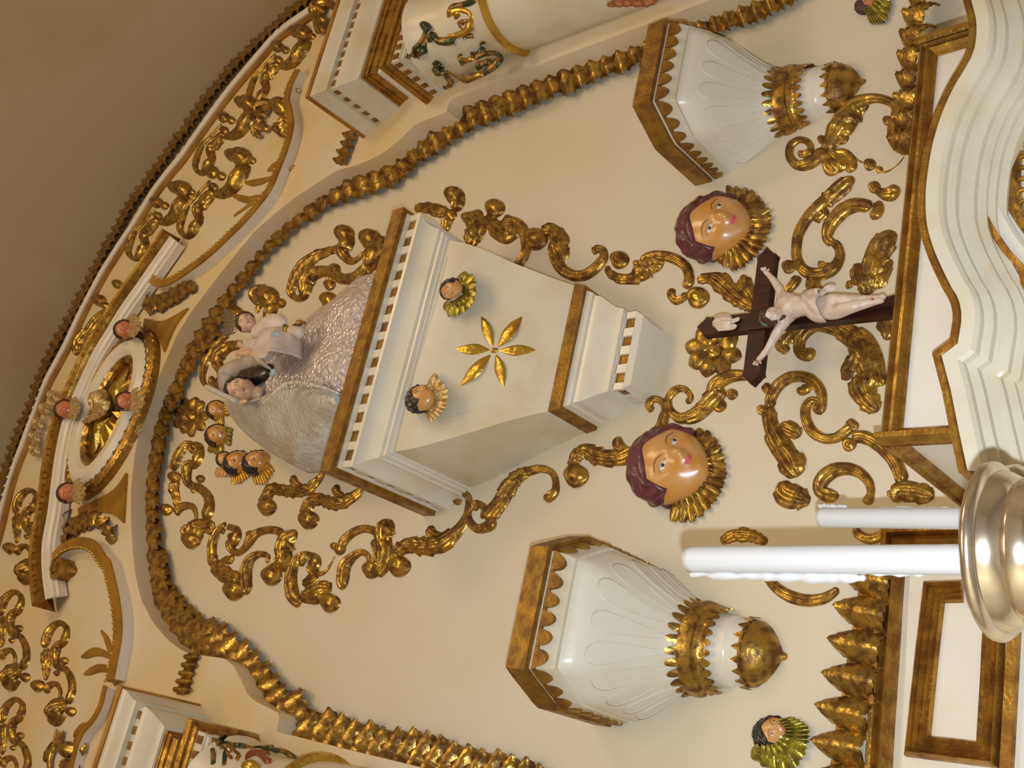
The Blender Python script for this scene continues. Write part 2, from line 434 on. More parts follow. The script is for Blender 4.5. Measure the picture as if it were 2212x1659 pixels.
ig = [(1740, -30, 26), (1640, 15, 26), (1560, 46, 26), (1470, 84, 26), (1370, 120, 25), (1300, 148, 25), (1200, 185, 25), (1100, 222, 25), (1062, 235, 25), (1000, 268, 25), (960, 292, 25), (920, 312, 25), (888, 344, 25), (861, 371, 26), (825, 388, 26), (771, 400, 26), (730, 416, 25), (684, 441, 24), (641, 464, 23), (608, 489, 23), (576, 517, 23),
      (549, 552, 23), (523, 590, 23), (496, 628, 23), (469, 666, 23), (450, 701, 22), (428, 736, 22), (409, 769, 22), (393, 801, 22), (383, 822, 21), (363, 868, 21), (347, 917, 20), (336, 963, 20), (328, 1011, 20), (323, 1060, 20), (320, 1106, 20), (323, 1153, 21), (328, 1201, 22), (334, 1236, 24),
      (344, 1271, 26), (362, 1310, 27), (387, 1343, 27), (415, 1367, 27), (445, 1383, 27), (477, 1394, 27), (507, 1409, 27), (538, 1430, 27), (564, 1455, 27), (585, 1490, 28), (612, 1513, 28), (640, 1530, 28), (652, 1552, 28), (680, 1566, 29), (717, 1574, 29), (771, 1587, 29), (853, 1608, 30), (934, 1627, 31), (1015, 1646, 31), (1097, 1668, 31), (1180, 1692, 31)]
garland('leaf_garland', 'broad gilded leaf garland bordering the three-lobed recess behind the consoles', [(x, y, max(27, q+2)) for x, y, q in ig], 25, 31, .012, .050, .22, tipside=-1, wmul=1.42, lo=-1.1, hi=1.25, curl=True)

# bottom leaf borders
bl = [(1796, 1720), (1808, 1640), (1818, 1570), (1831, 1500), (1841, 1430), (1851, 1370), (1861, 1310), (1869, 1262), (1878, 1215)]
def border(name, label, path, step, hw, d=.0, tipside=1):
    return garland(name, label, [(x, y, hw) for x, y in path], hw, step, d, .042, .06, me=LEAFD, tipside=tipside, wmul=1.25, lo=-1.45)
border('leaf_border', 'row of large ribbed gilded leaves along the gold rail of the cream panel', bl, 64, 47, .005, -1)
border('leaf_border', 'row of small pointed gilded leaves behind the right corner of the tabernacle', [(1988, -30), (1975, 60), (1962, 130), (1958, 200), (1952, 270), (1946, 330)], 42, 24, .04, 1)

# ------------------------------------------------------------------ central console
def frust(z0, z1, a, b, m, name, cx=0., y0=0.):
    """a,b: (halfwidth, depth) at z0 (top) and z1 (bottom)"""
    v = [(cx-a[0], -y0, z0), (cx-a[0], -a[1], z0), (cx+a[0], -a[1], z0), (cx+a[0], -y0, z0),
         (cx-b[0], -y0, z1), (cx-b[0], -b[1], z1), (cx+b[0], -b[1], z1), (cx+b[0], -y0, z1)]
    return mk(name, v, [(0, 1, 2, 3), (7, 6, 5, 4), (0, 4, 5, 1), (1, 5, 6, 2), (2, 6, 7, 3), (0, 3, 7, 4)], m, False)
def loft(levels, m, name, cx=0., y0=0.):
    v = []; f = []
    for z, h, d in levels: v += [(cx-h, -y0, z), (cx-h, -d, z), (cx+h, -d, z), (cx+h, -y0, z)]
    n = len(levels)
    for i in range(n-1):
        for j in range(4): f.append((i*4+j, i*4+(j+1) % 4, i*4+4+(j+1) % 4, i*4+4+j))
    f.append((0, 1, 2, 3)); f.append((n*4-1, n*4-2, n*4-3, n*4-4))
    return sharp(mk(name, v, f, m), 25)
def smoothl(l, n=5):
    out = catmull([Vector(p) for p in l], (len(l)-1)*n+1); return [tuple(p) for p in out]
def teeth(z0, z1, hw, d, n, nside, m, cx=0., y0=0., t=.008, wf=.42, sides=(-1, 1), name='dentil'):
    o = []; L = 2*hw; p = L/n
    me = None
    def put(x0, x1, ya, yb):
        nonlocal me
        if me is None:
            b = box(-.5, .5, -.5, .5, -.5, .5, m, name); me = b.data
        else:
            b = bpy.data.objects.new(name, me); COL.objects.link(b)
        b.location = ((x0+x1)/2, (ya+yb)/2, (z0+z1)/2); b.scale = (abs(x1-x0), abs(yb-ya), z0-z1)
        o.append(b)
    for i in range(n+1):
        x = cx-hw+i*p; put(max(x-p*wf/2, cx-hw-t), min(x+p*wf/2, cx+hw+t), -d-t, -d+.002)
    q = (d-y0)/nside
    for s in sides:
        for i in range(nside):
            y = -y0-i*q-q*.3; put(cx+s*hw-s*.002, cx+s*(hw+t), y-q*wf/2, y+q*wf/2)
    return o
cp = [loft([(3.985, .418, .405), (3.935, .418, .405)], GOLDW, 'gold_slab'),
      loft([(3.935, .403, .388), (3.929, .403, .388)], WHITE, 'fillet'),
      loft([(3.929, .392, .372), (3.889, .392, .372)], GOLDW, 'gold_fascia')]
cp += teeth(3.929, 3.889, .392, .372, 14, 5, WHITE, t=.007, wf=.42)
cp += [loft([(3.889, .400, .380), (3.880, .398, .378)], WHITE, 'fillet'),
       loft(smoothl([(3.880, .388, .366), (3.862, .372, .350), (3.842, .362, .338), (3.832, .360, .334)]), WHITE, 'cavetto'),
       loft([(3.832, .352, .326), (3.820, .350, .324)], WHITE, 'fillet'),
       loft([(3.820, .340, .314), (3.812, .338, .312)], WHITE, 'fillet')]
BODY = [(3.812, .332, .306), (3.75, .318, .288), (3.68, .292, .262), (3.60, .258, .230), (3.52, .226, .203), (3.45, .200, .177), (3.401, .185, .158)]
cp.append(loft(smoothl(BODY, 6), WHITE2, 'body'))
cp += [loft([(3.401, .188, .166), (3.368, .180, .158)], GOLDW, 'gold_band'),
       loft([(3.368, .170, .148), (3.350, .164, .142)], WHITE, 'fillet'),
       loft(smoothl([(3.350, .156, .136), (3.325, .152, .132), (3.29, .128, .112), (3.262, .120, .106)]), WHITE, 'cyma'),
       loft([(3.262, .110, .096), (3.256, .110, .096)], WHITE, 'fillet'),
       loft([(3.256, .106, .090), (3.226, .104, .088)], GOLDW, 'gold_fascia')]
cp += teeth(3.258, 3.224, .105, .089, 4, 1, WHITE, t=.007, wf=.45)
cp.append(loft([(3.224, .110, .095), (3.206, .100, .088), (3.20, .09, .07)], WHITE, 'foot'))
def dbody(z, x=0):
    for (z0, h0, d0), (z1, h1, d1) in zip(BODY, BODY[1:]):
        if z1 <= z <= z0: return d0+(d1-d0)*(z0-z)/(z0-z1)
    return BODY[0][2] if z > BODY[0][0] else BODY[-1][2]
ctr = (1068, 757)
for t in [(1038, 682), (980, 753), (992, 834), (1089, 838), (1161, 757), (1129, 681)]:
    a = Vector(ctr); b = Vector(t); pts = []
    for s, wv in ((.10, 1), (.2, 5), (.42, 12), (.6, 12.5), (.8, 8), (.93, 3), (1, .8)):
        q = a.lerp(b, s); pts.append((q[0], q[1], wv))
    cp.append(stroke(pts, kind='x', m=GOLDB, name='petal', hr=.42, fd=dbody))
cp.append(stroke([(1060, 757, 6), (1076, 757, 6)], kind='r', m=GOLDB, name='boss', fd=dbody))
cen = PS(1068, 757, dbody)
cpx = []
for i in range(41):
    a = 2*math.pi*i/40; cpx.append((1066+104*math.cos(a)*.98, 757+101*math.sin(a), 1.3))
cp.append(stroke(cpx, kind='r', m=WHITE2, name='ring_bead', fd=dbody, hr=.8))
for e in ((1000, 800, 1140, 715), (1010, 700, 1120, 815)): pass
fr = [(1248, 640), (1190, 626), (1130, 612), (1070, 592), (1010, 566), (966, 553)]
cp.append(stroke([(x, y, 1.6) for x, y in fr], kind='r', m=WHITE2, name='panel_bead', fd=dbody, hr=.9))
cp.append(stroke([(966, 553, 1.6), (930, 690, 1.6), (880, 850, 1.6), (862, 935, 1.6)], kind='r', m=WHITE2, name='panel_bead', fd=dbody, hr=.9))
cp.append(stroke([(862, 935, 1.6), (950, 908, 1.6), (1060, 880, 1.6), (1192, 850, 1.6)], kind='r', m=WHITE2, name='panel_bead', fd=dbody, hr=.9))
thing('wall_console', 'large white and gold tapering wall console with a six-petalled gold star, carrying the robed statue', 'console', cp)

# ------------------------------------------------------------------ pendant corbels
def corbel(cx, dz, sc_, label, seedn):
    T = 3.192+dz; parts = []
    fh, sh, fd_, sd = .138*sc_, .20*sc_, .33*sc_, .205*sc_
    octp = [(-sh, 0), (-sh, -sd), (-fh, -fd_), (fh, -fd_), (sh, -sd), (sh, 0)]
    def plan(k, s, nseg=48):
        """k: scale, s: 0 octagon..1 circle; returns nseg+1 points"""
        out = []
        for i in range(nseg+1):
            a = math.pi*i/nseg            # 0 -> left (-x), pi -> right
            dx, dy = -math.cos(a), -math.sin(a)
            best = 1e9
            for p, q in zip(octp, octp[1:]):
                ex, ey = q[0]-p[0], q[1]-p[1]; den = dx*ey-dy*ex
                if abs(den) < 1e-9: continue
                t = (p[0]*ey-p[1]*ex)/den; u = (p[0]*dy-p[1]*dx)/den
                if t > 0 and -1e-6 <= u <= 1+1e-6: best = min(best, t)
            r = best*(1-s)+s*.214*sc_
            out.append((cx+dx*r*k, dy*r*k*(1-.12*s)))
        return out
    def shell(levels, m, name, sh_=30):
        v = []; f = []; n = 48
        for z, k, s in levels:
            for x, y in plan(k, s): v.append((x, y, z))
            
        for i in range(len(levels)-1):
            for j in range(n):
                a = i*(n+1)+j; f.append((a, a+1, a+n+2, a+n+1))
        f.append(tuple(range(n+1))); b = (len(levels)-1)*(n+1); f.append(tuple(range(b+n, b-1, -1)))
        return sharp(mk(name, v, f, m), sh_)
    parts.append(shell([(T, 1, 0), (T-.055, 1, 0)], GOLDW, 'gold_slab'))
    parts.append(shell([(T-.055, .955, 0), (T-.062, .955, 0)], WHITE, 'fillet'))
    parts.append(shell([(T-.062, .95, 0), (T-.092, .93, .03), (T-.106, .91, .06)], WHITE2, 'cream_fascia'))
    BL = [(T-.106, .89, .08), (T-.122, .885, .14), (T-.155, .82, .28), (T-.195, .67, .55), (T-.232, .545, .82), (T-.262, .47, 1)]
    lv = [tuple(p) for p in catmull([Vector(p) for p in BL], 19)]
    parts.append(shell(lv, WHITE, 'bowl', 60))
    parts.append(shell([(T-.262, .47, 1), (T-.268, .50, 1), (T-.285, .505, 1), (T-.300, .485, 1), (T-.303, .455, 1), (T-.308, .45, 1), (T-.312, .47, 1), (T-.318, .46, 1), (T-.326, .42, 1)], GOLD, 'gold_ring', 30))
    parts.append(shell([(T-.322, .40, 1), (T-.350, .375, 1), (T-.368, .37, 1), (T-.372, .35, 1), (T-.395, .335, 1), (T-.41, .33, 1)], WHITE, 'neck', 40))
    parts.append(shell([(T-.403, .345, 1), (T-.424, .33, 1), (T-.444, .265, 1), (T-.460, .17, 1), (T-.470, .09, 1), (T-.474, .05, 1), (T-.484, .03, 1), (T-.487, .004, 1)], GOLD, 'finial', 60))
    def at(z, a, lev, lift=0.):
        # a in 0..1 along the half plan
        for (z0, k0, s0), (z1, k1, s1) in zip(lev, lev[1:]):
            if z1 <= z <= z0 or lev[-1][0] == z1:
                t = 0 if z0 == z1 else min(1, max(0, (z0-z)/(z0-z1))); k = k0+(k1-k0)*t; s = s0+(s1-s0)*t
                if z1 <= z: break
        pl = plan(k, s); i = max(0, min(47, int(a*48))); u = a*48-i
        x = pl[i][0]*(1-u)+pl[i+1][0]*u; y = pl[i][1]*(1-u)+pl[i+1][1]*u
        dx, dy = x-cx, y; L = math.hypot(dx, dy) or 1
        return Vector((x+dx/L*lift, y+dy/L*lift, z))
    def disc(a, z, ra, rz, lev, m, name, down=True, pointed=0.):
        v = [at(z, a, lev, .004)]; N = 10
        for i in range(N+1):
            th = math.pi*i/N
            ax = math.cos(th)*ra; az = math.sin(th)*rz*(1 if not pointed else (1-abs(math.cos(th)))**pointed*1.3)
            v.append(at(z-az if down else z+az, max(0, min(1, a+ax)), lev, .0045 if 0 < i < N else .003))
        v2 = [at((z if i == 0 else p[2]), 0, lev)*0+Vector((cx+(p[0]-cx)*.97, p[1]*.97, p[2])) for i, p in enumerate(v)]
        n = len(v); f = [(0, i, i+1) for i in range(1, n-1)]+[(i, i+n, i+1+n, i+1) for i in range(1, n-1)]
        return mk(name, v+v2, f, m, False)
    FA = [(T-.062, .957, 0), (T-.092, .937, 0), (T-.118, .907, .02)]
    n = 24
    for i in range(n): parts.append(disc((i+.5)/n, T-.063, .44/n, .032, FA, GOLDW, 'scallop'))
    parts.append(shell([(T-.0615, .96, 0), (T-.070, .957, 0)], GOLDW, 'gold_fascia'))
    n = 13
    up = [(p[0], p[1]+.006, p[2]) for p in lv[-6:]]+[(T-.27, .47, 1)]
    for i in range(n):
        parts.append(disc((i+.5)/n, T-.266, .40/n, .022, lv, GOLD, 'scallop', down=False))
        parts.append(disc((i+.5)/n, T-.320, .44/n, .026, [(T-.318, .435, 1), (T-.36, .405, 1)], GOLD, 'scallop'))
    for i in range(9): parts.append(disc((i+.5)/9, T-.411, .42/9, .017, [(T-.38, .348, 1), (T-.42, .345, 1)], GOLD, 'scallop', down=False, pointed=.8))
    # raised tongues on the bowl
    for i in range(11):
        a0 = (i+.5)/11; M = Mesh(); ringp = []
        zt, zb = T-.145, T-.255
        for q in range(25):
            th = 2*math.pi*q/24; s = .5-.5*math.cos(th) ; z = zb+(zt-zb)*s
            wv = (.030*math.sin(math.pi*min(1, s*.62+.0))**.9+.004)*(1 if s < .8 else math.sqrt(max(0, 1-((s-.8)/.2)**2)))
            ringp.append((z, a0+(wv if th < math.pi else -wv)))
        k = len(ringp)
        for z, a in ringp:
            c = at(z, max(0, min(1, a)), lv, 0); c2 = at(z, max(0, min(1, a)), lv, .0035)
            ctr_ = at((zt+zb)/2, a0, lv, .0)
            ins = at(z*.97+ (zt+zb)/2*.03, max(0, min(1, a*.86+a0*.14)), lv, 0.0)
            M.v += [c, c2, ins]
        for q in range(k-1):
            for j in range(2): M.f.append((q*3+j, q*3+j+1, q*3+j+4, q*3+j+3))
        parts.append(M.mk('tongue', WHITE))
    return thing('wall_corbel', label, 'corbel', parts, loc=(cx, 0, T-.487))
corbel(-.735, .012, 1.0, 'white lobed wall corbel with gilded rim and finial beside the tall white candle', 1)
corbel(.732, -.012, .96, 'white lobed wall corbel with gilded rim and finial, on the right below the round column', 2)

# ------------------------------------------------------------------ entablature blocks, capitals, columns
def entab(s, dz, label_e, label_c, capital):
    X = 1.08; cx = s*(X+.42)
    def lv(z, x, d): return (z+dz, .42-(x-X), d)
    p = [loft([lv(4.742, 1.075, .400), lv(4.728, 1.078, .397)], OCHRE, 'gold_edge', cx, DF-.01),
         loft(smoothl([lv(4.728, 1.082, .392), lv(4.712, 1.086, .388), lv(4.685, 1.104, .372), lv(4.672, 1.108, .366)]), WHITE2, 'crown', cx, DF-.01),
         loft([lv(4.672, 1.122, .350), lv(4.640, 1.124, .346)], WHITE2, 'fascia', cx, DF-.01)]
    hw = .42-(1.123-X)
    # gold squares in the dentil band
    me = None
    def tiles(zc, hh, xx, d, n, ns):
        out = []; h = .42-(xx-X)
        for i in range(n):
            x = cx-h+(i+.5)*2*h/n
            out.append(box(x-h/n*.52, x+h/n*.52, -d-.004, -d+.002, zc-hh, zc+hh, GOLDW, 'gold_tile'))
        for i in range(ns):
            y = -DF-(i+.5)*(d-DF)/ns; hy = (d-DF)/ns*.22; xs = cx-s*h
            out.append(box(xs-s*.002, xs-s*-.0, y-hy, y+hy, zc-hh, zc+hh, GOLDW, 'gold_tile') if False else
                       box(min(xs-s*.004, xs+s*.002), max(xs-s*.004, xs+s*.002), y-hy, y+hy, zc-hh, zc+hh, GOLDW, 'gold_tile'))
        return out
    p += tiles(4.656+dz, .0125, 1.123, .348, 17, 5)
    p += [loft(smoothl([lv(4.640, 1.118, .354), lv(4.628, 1.120, .350), lv(4.600, 1.135, .335), lv(4.580, 1.150, .322), lv(4.562, 1.160, .314)]), WHITE2, 'cyma', cx, DF-.01),
          loft([lv(4.562, 1.168, .306), lv(4.553, 1.170, .304)], GOLDP, 'gold_bead', cx, DF-.01),
          loft([lv(4.553, 1.176, .300), lv(4.540, 1.178, .296)], GOLDP, 'gold_bead', cx, DF-.01),
          loft([lv(4.540, 1.184, .290), lv(4.518, 1.188, .284)], GOLDP, 'gold_bead', cx, DF-.01),
          loft([lv(4.518, 1.196, .272), lv(4.392, 1.196, .272)], WHITE, 'frieze', cx, DF-.01),
          loft([lv(4.392, 1.122, .350), lv(4.374, 1.126, .346)], GOLDP, 'gold_edge', cx, DF-.01),
          loft([lv(4.374, 1.134, .338), lv(4.360, 1.140, .332)], GOLDP, 'gold_edge', cx, DF-.01),
          loft([lv(4.360, 1.148, .326), lv(4.325, 1.152, .322)], WHITE2, 'fascia', cx, DF-.01)]
    p += tiles(4.342+dz, .0125, 1.150, .324, 17, 5)
    p += [loft([lv(4.325-.012*i, 1.158+.008*i, .316-.007*i), lv(4.325-.012*(i+1), 1.160+.008*i, .314-.007*i)], WHITE2, 'fillet', cx, DF-.01) for i in range(4)]
    thing('entablature_block', label_e, 'entablature', p)
    # column with capital
    ax, ay = s*1.305, -.215
    def lathe(levels, m, name, n=40, sh_=40):
        v = []; f = []
        for z, r in levels:
            for i in range(n): a = 2*math.pi*i/n; v.append((ax+r*math.cos(a), ay+r*math.sin(a), z+dz))
        for i in range(len(levels)-1):
            for j in range(n): f.append((i*n+j, i*n+(j+1) % n, (i+1)*n+(j+1) % n, (i+1)*n+j))
        f.append(tuple(range(n))); f.append(tuple(range((len(levels)-1)*n, len(levels)*n)))
        return sharp(mk(name, v, f, m), sh_)
    q = [lathe([(3.885, .158), (3.4, .172), (2.9, .176), (2.25, .178)], WHITE2, 'shaft'),
         lathe([(3.912, .160), (3.908, .172), (3.899, .178), (3.890, .174), (3.885, .160)], GOLDB, 'astragal'),
         lathe([(4.285, .17), (4.24, .152), (4.1, .140), (3.99, .145), (3.91, .158)], WHITE2, 'bell')]
    # concave abacus
    M = Mesh(); v = []; N = 6
    cs = [(-1, -1), (1, -1), (1, 1), (-1, 1)]
    ring = []
    for k in range(4):
        a = cs[k]; b = cs[(k+1) % 4]
        for i in range(N):
            t = i/N; bow = 1-.22*math.sin(math.pi*t)
            ring.append(((a[0]*(1-t)+b[0]*t)*bow*.148, (a[1]*(1-t)+b[1]*t)*bow*.100))
    n = len(ring)
    for z in (4.30, 4.262):
        for x, y in ring: v.append((ax+x, ay+y, z+dz))
    M.add(v, [tuple(range(n)), tuple(range(2*n-1, n-1, -1))]+[(i, (i+1) % n, (i+1) % n+n, i+n) for i in range(n)])
    q.append(M.mk('abacus', DGREEN, False))
    # scroll ornament wrapped on the bell
    def onbell(a, z, lift=.006):
        zz = [(4.285, .17), (4.24, .152), (4.1, .140), (3.99, .145), (3.91, .158)]
        r = .15
        for (z0, r0), (z1, r1) in zip(zz, zz[1:]):
            if z1 <= z <= z0: r = r0+(r1-r0)*(z0-z)/(z0-z1)
        return Vector((ax+(r+lift)*math.cos(a), ay+(r+lift)*math.sin(a), z+dz))
    def wrap(pts, m, name, hw=.009):
        S = catmull([Vector((a, z, 0)) for a, z in pts], 26); v = []; f = []; k = 6
        for i, sp in enumerate(S):
            a = S[max(0, i-1)]; b = S[min(25, i+1)]
            t = (onbell(b[0], b[1])-onbell(a[0], a[1])).normalized(); c = onbell(sp[0], sp[1], 0)
            out = Vector((math.cos(sp[0]), math.sin(sp[0]), 0)); nn = t.cross(out).normalized(); out = nn.cross(t).normalized()
            wv = hw*(.35+.65*math.sin(math.pi*min(1, i/25*.85+.15)))
            for j in range(k): th = 2*math.pi*j/k; v.append(c+nn*wv*math.cos(th)+out*wv*(math.sin(th)+.5))
        for i in range(25):
            for j in range(k): f.append((i*k+j, i*k+(j+1) % k, (i+1)*k+(j+1) % k, (i+1)*k+j))
        return mk(name, v, f, m)
    zz = [(4.285, .17), (4.24, .152), (4.1, .140), (3.99, .145), (3.91, .158)]
    def fdb(z, x):
        r = .158
        for (z0, r0), (z1, r1) in zip(zz, zz[1:]):
            if z1 <= z-dz <= z0: r = r0+(r1-r0)*(z0-z+dz)/(z0-z1)
        return -ay+math.sqrt(max(0, r*r-(x-ax)**2))-.003
    for o_, mm, pts in capital:
        pz = Z(o_, *pts)
        if len(pz) == 1:
            c = PS(pz[0][0], pz[0][1], fdb); q.append(ball(pz[0][0], pz[0][1], pz[0][2], -c[1], mm, 'leaf_bud', hr=.8))
        else: q.append(stroke(pz, kind='x', m=mm, name='leaf_scroll', hr=1.1, fd=fdb))
    # corner volutes
    for (ux, uy) in ((-s, -1), (s, -1)):
        c0 = Vector((ax+ux*.135, ay+uy*.088, 4.245+dz)); sp = []
        out = Vector((ux, uy*.75, 0)).normalized()
        for i in range(26):
            th = i/25*math.pi*3.2; r = .034*(1-i/30)
            sp.append(c0+out*(r*math.cos(th)-.01)+Vector((0, 0, r*math.sin(th)-.005)))
        v = []; f = []; side = Vector((-out[1], out[0], 0))
        for i, c in enumerate(sp):
            a = sp[max(0, i-1)]; b = sp[min(25, i+1)]; t = (b-a).normalized(); nn = side.cross(t)
            for j in range(6): th = 2*math.pi*j/6; v.append(c+side*.014*math.cos(th)+nn*.006*math.sin(th))
        for i in range(25):
            for j in range(6): f.append((i*6+j, i*6+(j+1) % 6, (i+1)*6+(j+1) % 6, (i+1)*6+j))
        q.append(mk('volute', v, f, DGREEN))
    thing('column', label_c, 'column', q, loc=(ax, ay, 2.25))
entab(1, 0., 'white stepped entablature block with gold dentils over the right column, mostly in view',
      'cream round column at the upper right with a dark green and gold leafy capital', [
      ('B1', GOLDB, [(1735, 150, 16), (1760, 100, 24), (1830, 80, 22), (1900, 105, 24), (1920, 160, 22), (1895, 230, 22), (1830, 270, 24), (1750, 285, 20), (1725, 265, 12)]),
      ('B1', GOLDB, [(1820, 95, 20), (1800, 140, 18), (1790, 165, 10)]), ('B1', GOLD, [(1905, 160, 12), (1860, 170, 14), (1825, 200, 20), (1850, 225, 14)]),
      ('B1', DGREEN, [(1730, 95, 16), (1780, 60, 24), (1840, 40, 20), (1900, 20, 22), (1960, -20, 20)]),
      ('B1', DGREEN, [(1560, 330, 16), (1620, 285, 30), (1650, 320, 34), (1720, 330, 34), (1790, 320, 30), (1810, 370, 30)]), ('B1', GOLD, [(1640, 410, 40)]), ('B1', DGREEN, [(1700, 420, 26)]),
      ('B1', DGREEN, [(1555, 330, 14), (1560, 400, 14), (1600, 470, 16), (1650, 510, 16), (1690, 560, 22)]),
      ('B1', DGREEN, [(1560, 230, 16), (1520, 330, 14), (1460, 400, 15), (1490, 455, 15), (1580, 490, 16), (1660, 530, 18)]), ('B1', DGREEN, [(1550, 215, 42)]), ('B1', DGREEN, [(1650, 565, 48)]),
      ('B1', DGREEN, [(1690, 590, 20), (1740, 640, 24), (1765, 675, 14)]),
      ('B1', GOLD, [(1700, 565, 12), (1780, 600, 14), (1860, 635, 26), (1940, 610, 26), (2010, 590, 20)]),
      ('B1', DGREEN, [(2000, 590, 20), (2080, 540, 24), (2140, 480, 22), (2120, 430, 20), (2050, 425, 20), (1990, 440, 18), (1940, 470, 20)]),
      ('B1', DGREEN, [(1960, 565, 20), (1990, 520, 24), (2040, 500, 22), (2070, 470, 12)]), ('B1', DGREEN, [(1880, 345, 24), (1870, 295, 18), (1930, 285, 22), (1990, 330, 22), (2000, 400, 20), (1950, 430, 18), (1900, 420, 16)]),
      ('B1', GOLD, [(1820, 430, 18), (1830, 480, 22), (1890, 480, 20), (1940, 455, 18)]), ('B1', DGREEN, [(1840, 505, 24)])])
entab(-1, -.030, 'white stepped entablature block with gold dentils at the lower left edge of the photo',
      'capital and column under the left entablature block, green and gold scrolls', [
      ('A4', DGREEN, [(1700, 1640, 16), (1700, 1560, 16), (1690, 1480, 16), (1745, 1440, 16), (1820, 1465, 16)]), ('A4', DGREEN, [(1785, 1650, 14), (1800, 1540, 16), (1850, 1480, 20), (1930, 1480, 20), (2010, 1505, 18)]),
      ('A4', GOLD, [(1850, 1600, 16), (1830, 1560, 16), (1860, 1530, 18), (1900, 1560, 16), (1890, 1610, 16)]), ('A4', RUSTL, [(1960, 1600, 24), (2010, 1570, 36), (2080, 1550, 40), (2150, 1560, 30)]),
      ('B4', DGREEN, [(0, 1485, 18), (120, 1505, 20), (250, 1500, 22), (340, 1500, 26)]), ('B4', DGREEN, [(320, 1510, 16), (420, 1530, 22), (500, 1580, 24), (600, 1640, 16)]),
      ('B4', RUSTL, [(120, 1600, 26), (180, 1550, 40), (240, 1570, 30), (310, 1630, 40)]), ('B4', GOLDB, [(160, 1655, 70)])])
# small carved bars joining the trefoil to the entablatures
def bar(label, pa, pb, hw):
    return garland('carved_bar', label, [(pa[0], pa[1], hw), ((pa[0]+pb[0])/2, (pa[1]+pb[1])/2, hw), (pb[0], pb[1], hw)], hw, 16, DF, .022, .3, wmul=1.3, cat='ornament')
bar('short carved gold bar under the right entablature block', (764, 283), (738, 356), 14)
bar('short carved gold bar above the left entablature block', (398, 1500), (426, 1412), 14)

# ================================================================== SCROLL ORNAMENTS ON THE PANEL
O = orn
O('scroll_ornament', 'tall gilded double scroll left of the cherub cluster, below the small rosette', 'scroll ornament', [
    ('c', Z('A3', (1560, 655, 12), (1535, 650, 18), (1530, 620, 22), (1545, 600, 24), (1500, 590, 28), (1450, 650, 30), (1410, 740, 32), (1395, 800, 38))),
    ('c', Z('A3', (1540, 585, 26), (1590, 610, 30), (1595, 680, 32), (1560, 740, 36), (1510, 760, 34), (1495, 840, 35), (1510, 905, 34), (1570, 930, 36), (1620, 960, 38), (1665, 1020, 38), (1672, 1110, 38), (1640, 1200, 34))),
    ('b', Z('A3', (1600, 865, 36), (1395, 850, 52), (1330, 1110, 52), (1540, 960, 22))),
    ('l', Z('A3', (1400, 880, 40), (1395, 950, 38), (1410, 1020, 30), (1415, 1080, 24))),
    ('c', Z('A3', (1400, 1150, 30), (1430, 1110, 32), (1480, 1080, 32), (1540, 1090, 26), (1565, 1150, 16), (1560, 1215, 10))),
    ('l', Z('A3', (1710, 1290, 40), (1650, 1240, 62), (1570, 1280, 72), (1590, 1350, 60))),
    ('b', Z('A3', (1530, 1350, 78))), ('c', Z('A3', (1490, 1330, 20), (1470, 1290, 24), (1490, 1250, 22), (1520, 1250, 16)))])
def orn3(label, dx, dy, pre):
    O('scroll_ornament', label, 'scroll ornament', pre)
O('scroll_ornament', 'branching gilded scroll with drooping leaf tail, the matching one nearer the recess top', 'scroll ornament', [
    ('c', Z('A3', (1790, 1300, 18), (1770, 1260, 26), (1800, 1240, 26), (1750, 1280, 28), (1705, 1370, 30), (1695, 1460, 34), (1710, 1550, 45))),
    ('c', Z('A3', (1810, 1242, 26), (1880, 1270, 32), (1885, 1340, 38), (1845, 1390, 34), (1860, 1440, 32), (1910, 1450, 28), (1960, 1410, 26), (2010, 1340, 36), (2070, 1290, 32), (2150, 1270, 34), (2230, 1290, 36), (2270, 1360, 40))),
    ('b', Z('A3', (2000, 1310, 40), (1860, 1330, 45))),
    ('l', Z('A3', (1705, 1530, 50), (1760, 1600, 66), (1850, 1660, 70), (1900, 1720, 66))),
    ('l', Z('A3', (1760, 1520, 30), (1840, 1510, 40), (1850, 1540, 20))),
    ('b', Z('A4', (1870, 245, 88))),
    ('l', Z('B3', (530, 1300, 50), (470, 1350, 66), (430, 1440, 66), (430, 1520, 62), (390, 1600, 62))),
    ('b', Z('B4', (325, 130, 84))),
    ('c', Z('B3', (350, 1420, 18), (380, 1470, 26), (370, 1540, 30), (320, 1570, 26), (290, 1610, 30))),
    ('c', Z('B3', (290, 1540, 14), (290, 1480, 22), (230, 1465, 28), (170, 1500, 34), (130, 1580, 40), (125, 1680, 44), (140, 1780, 38)))])
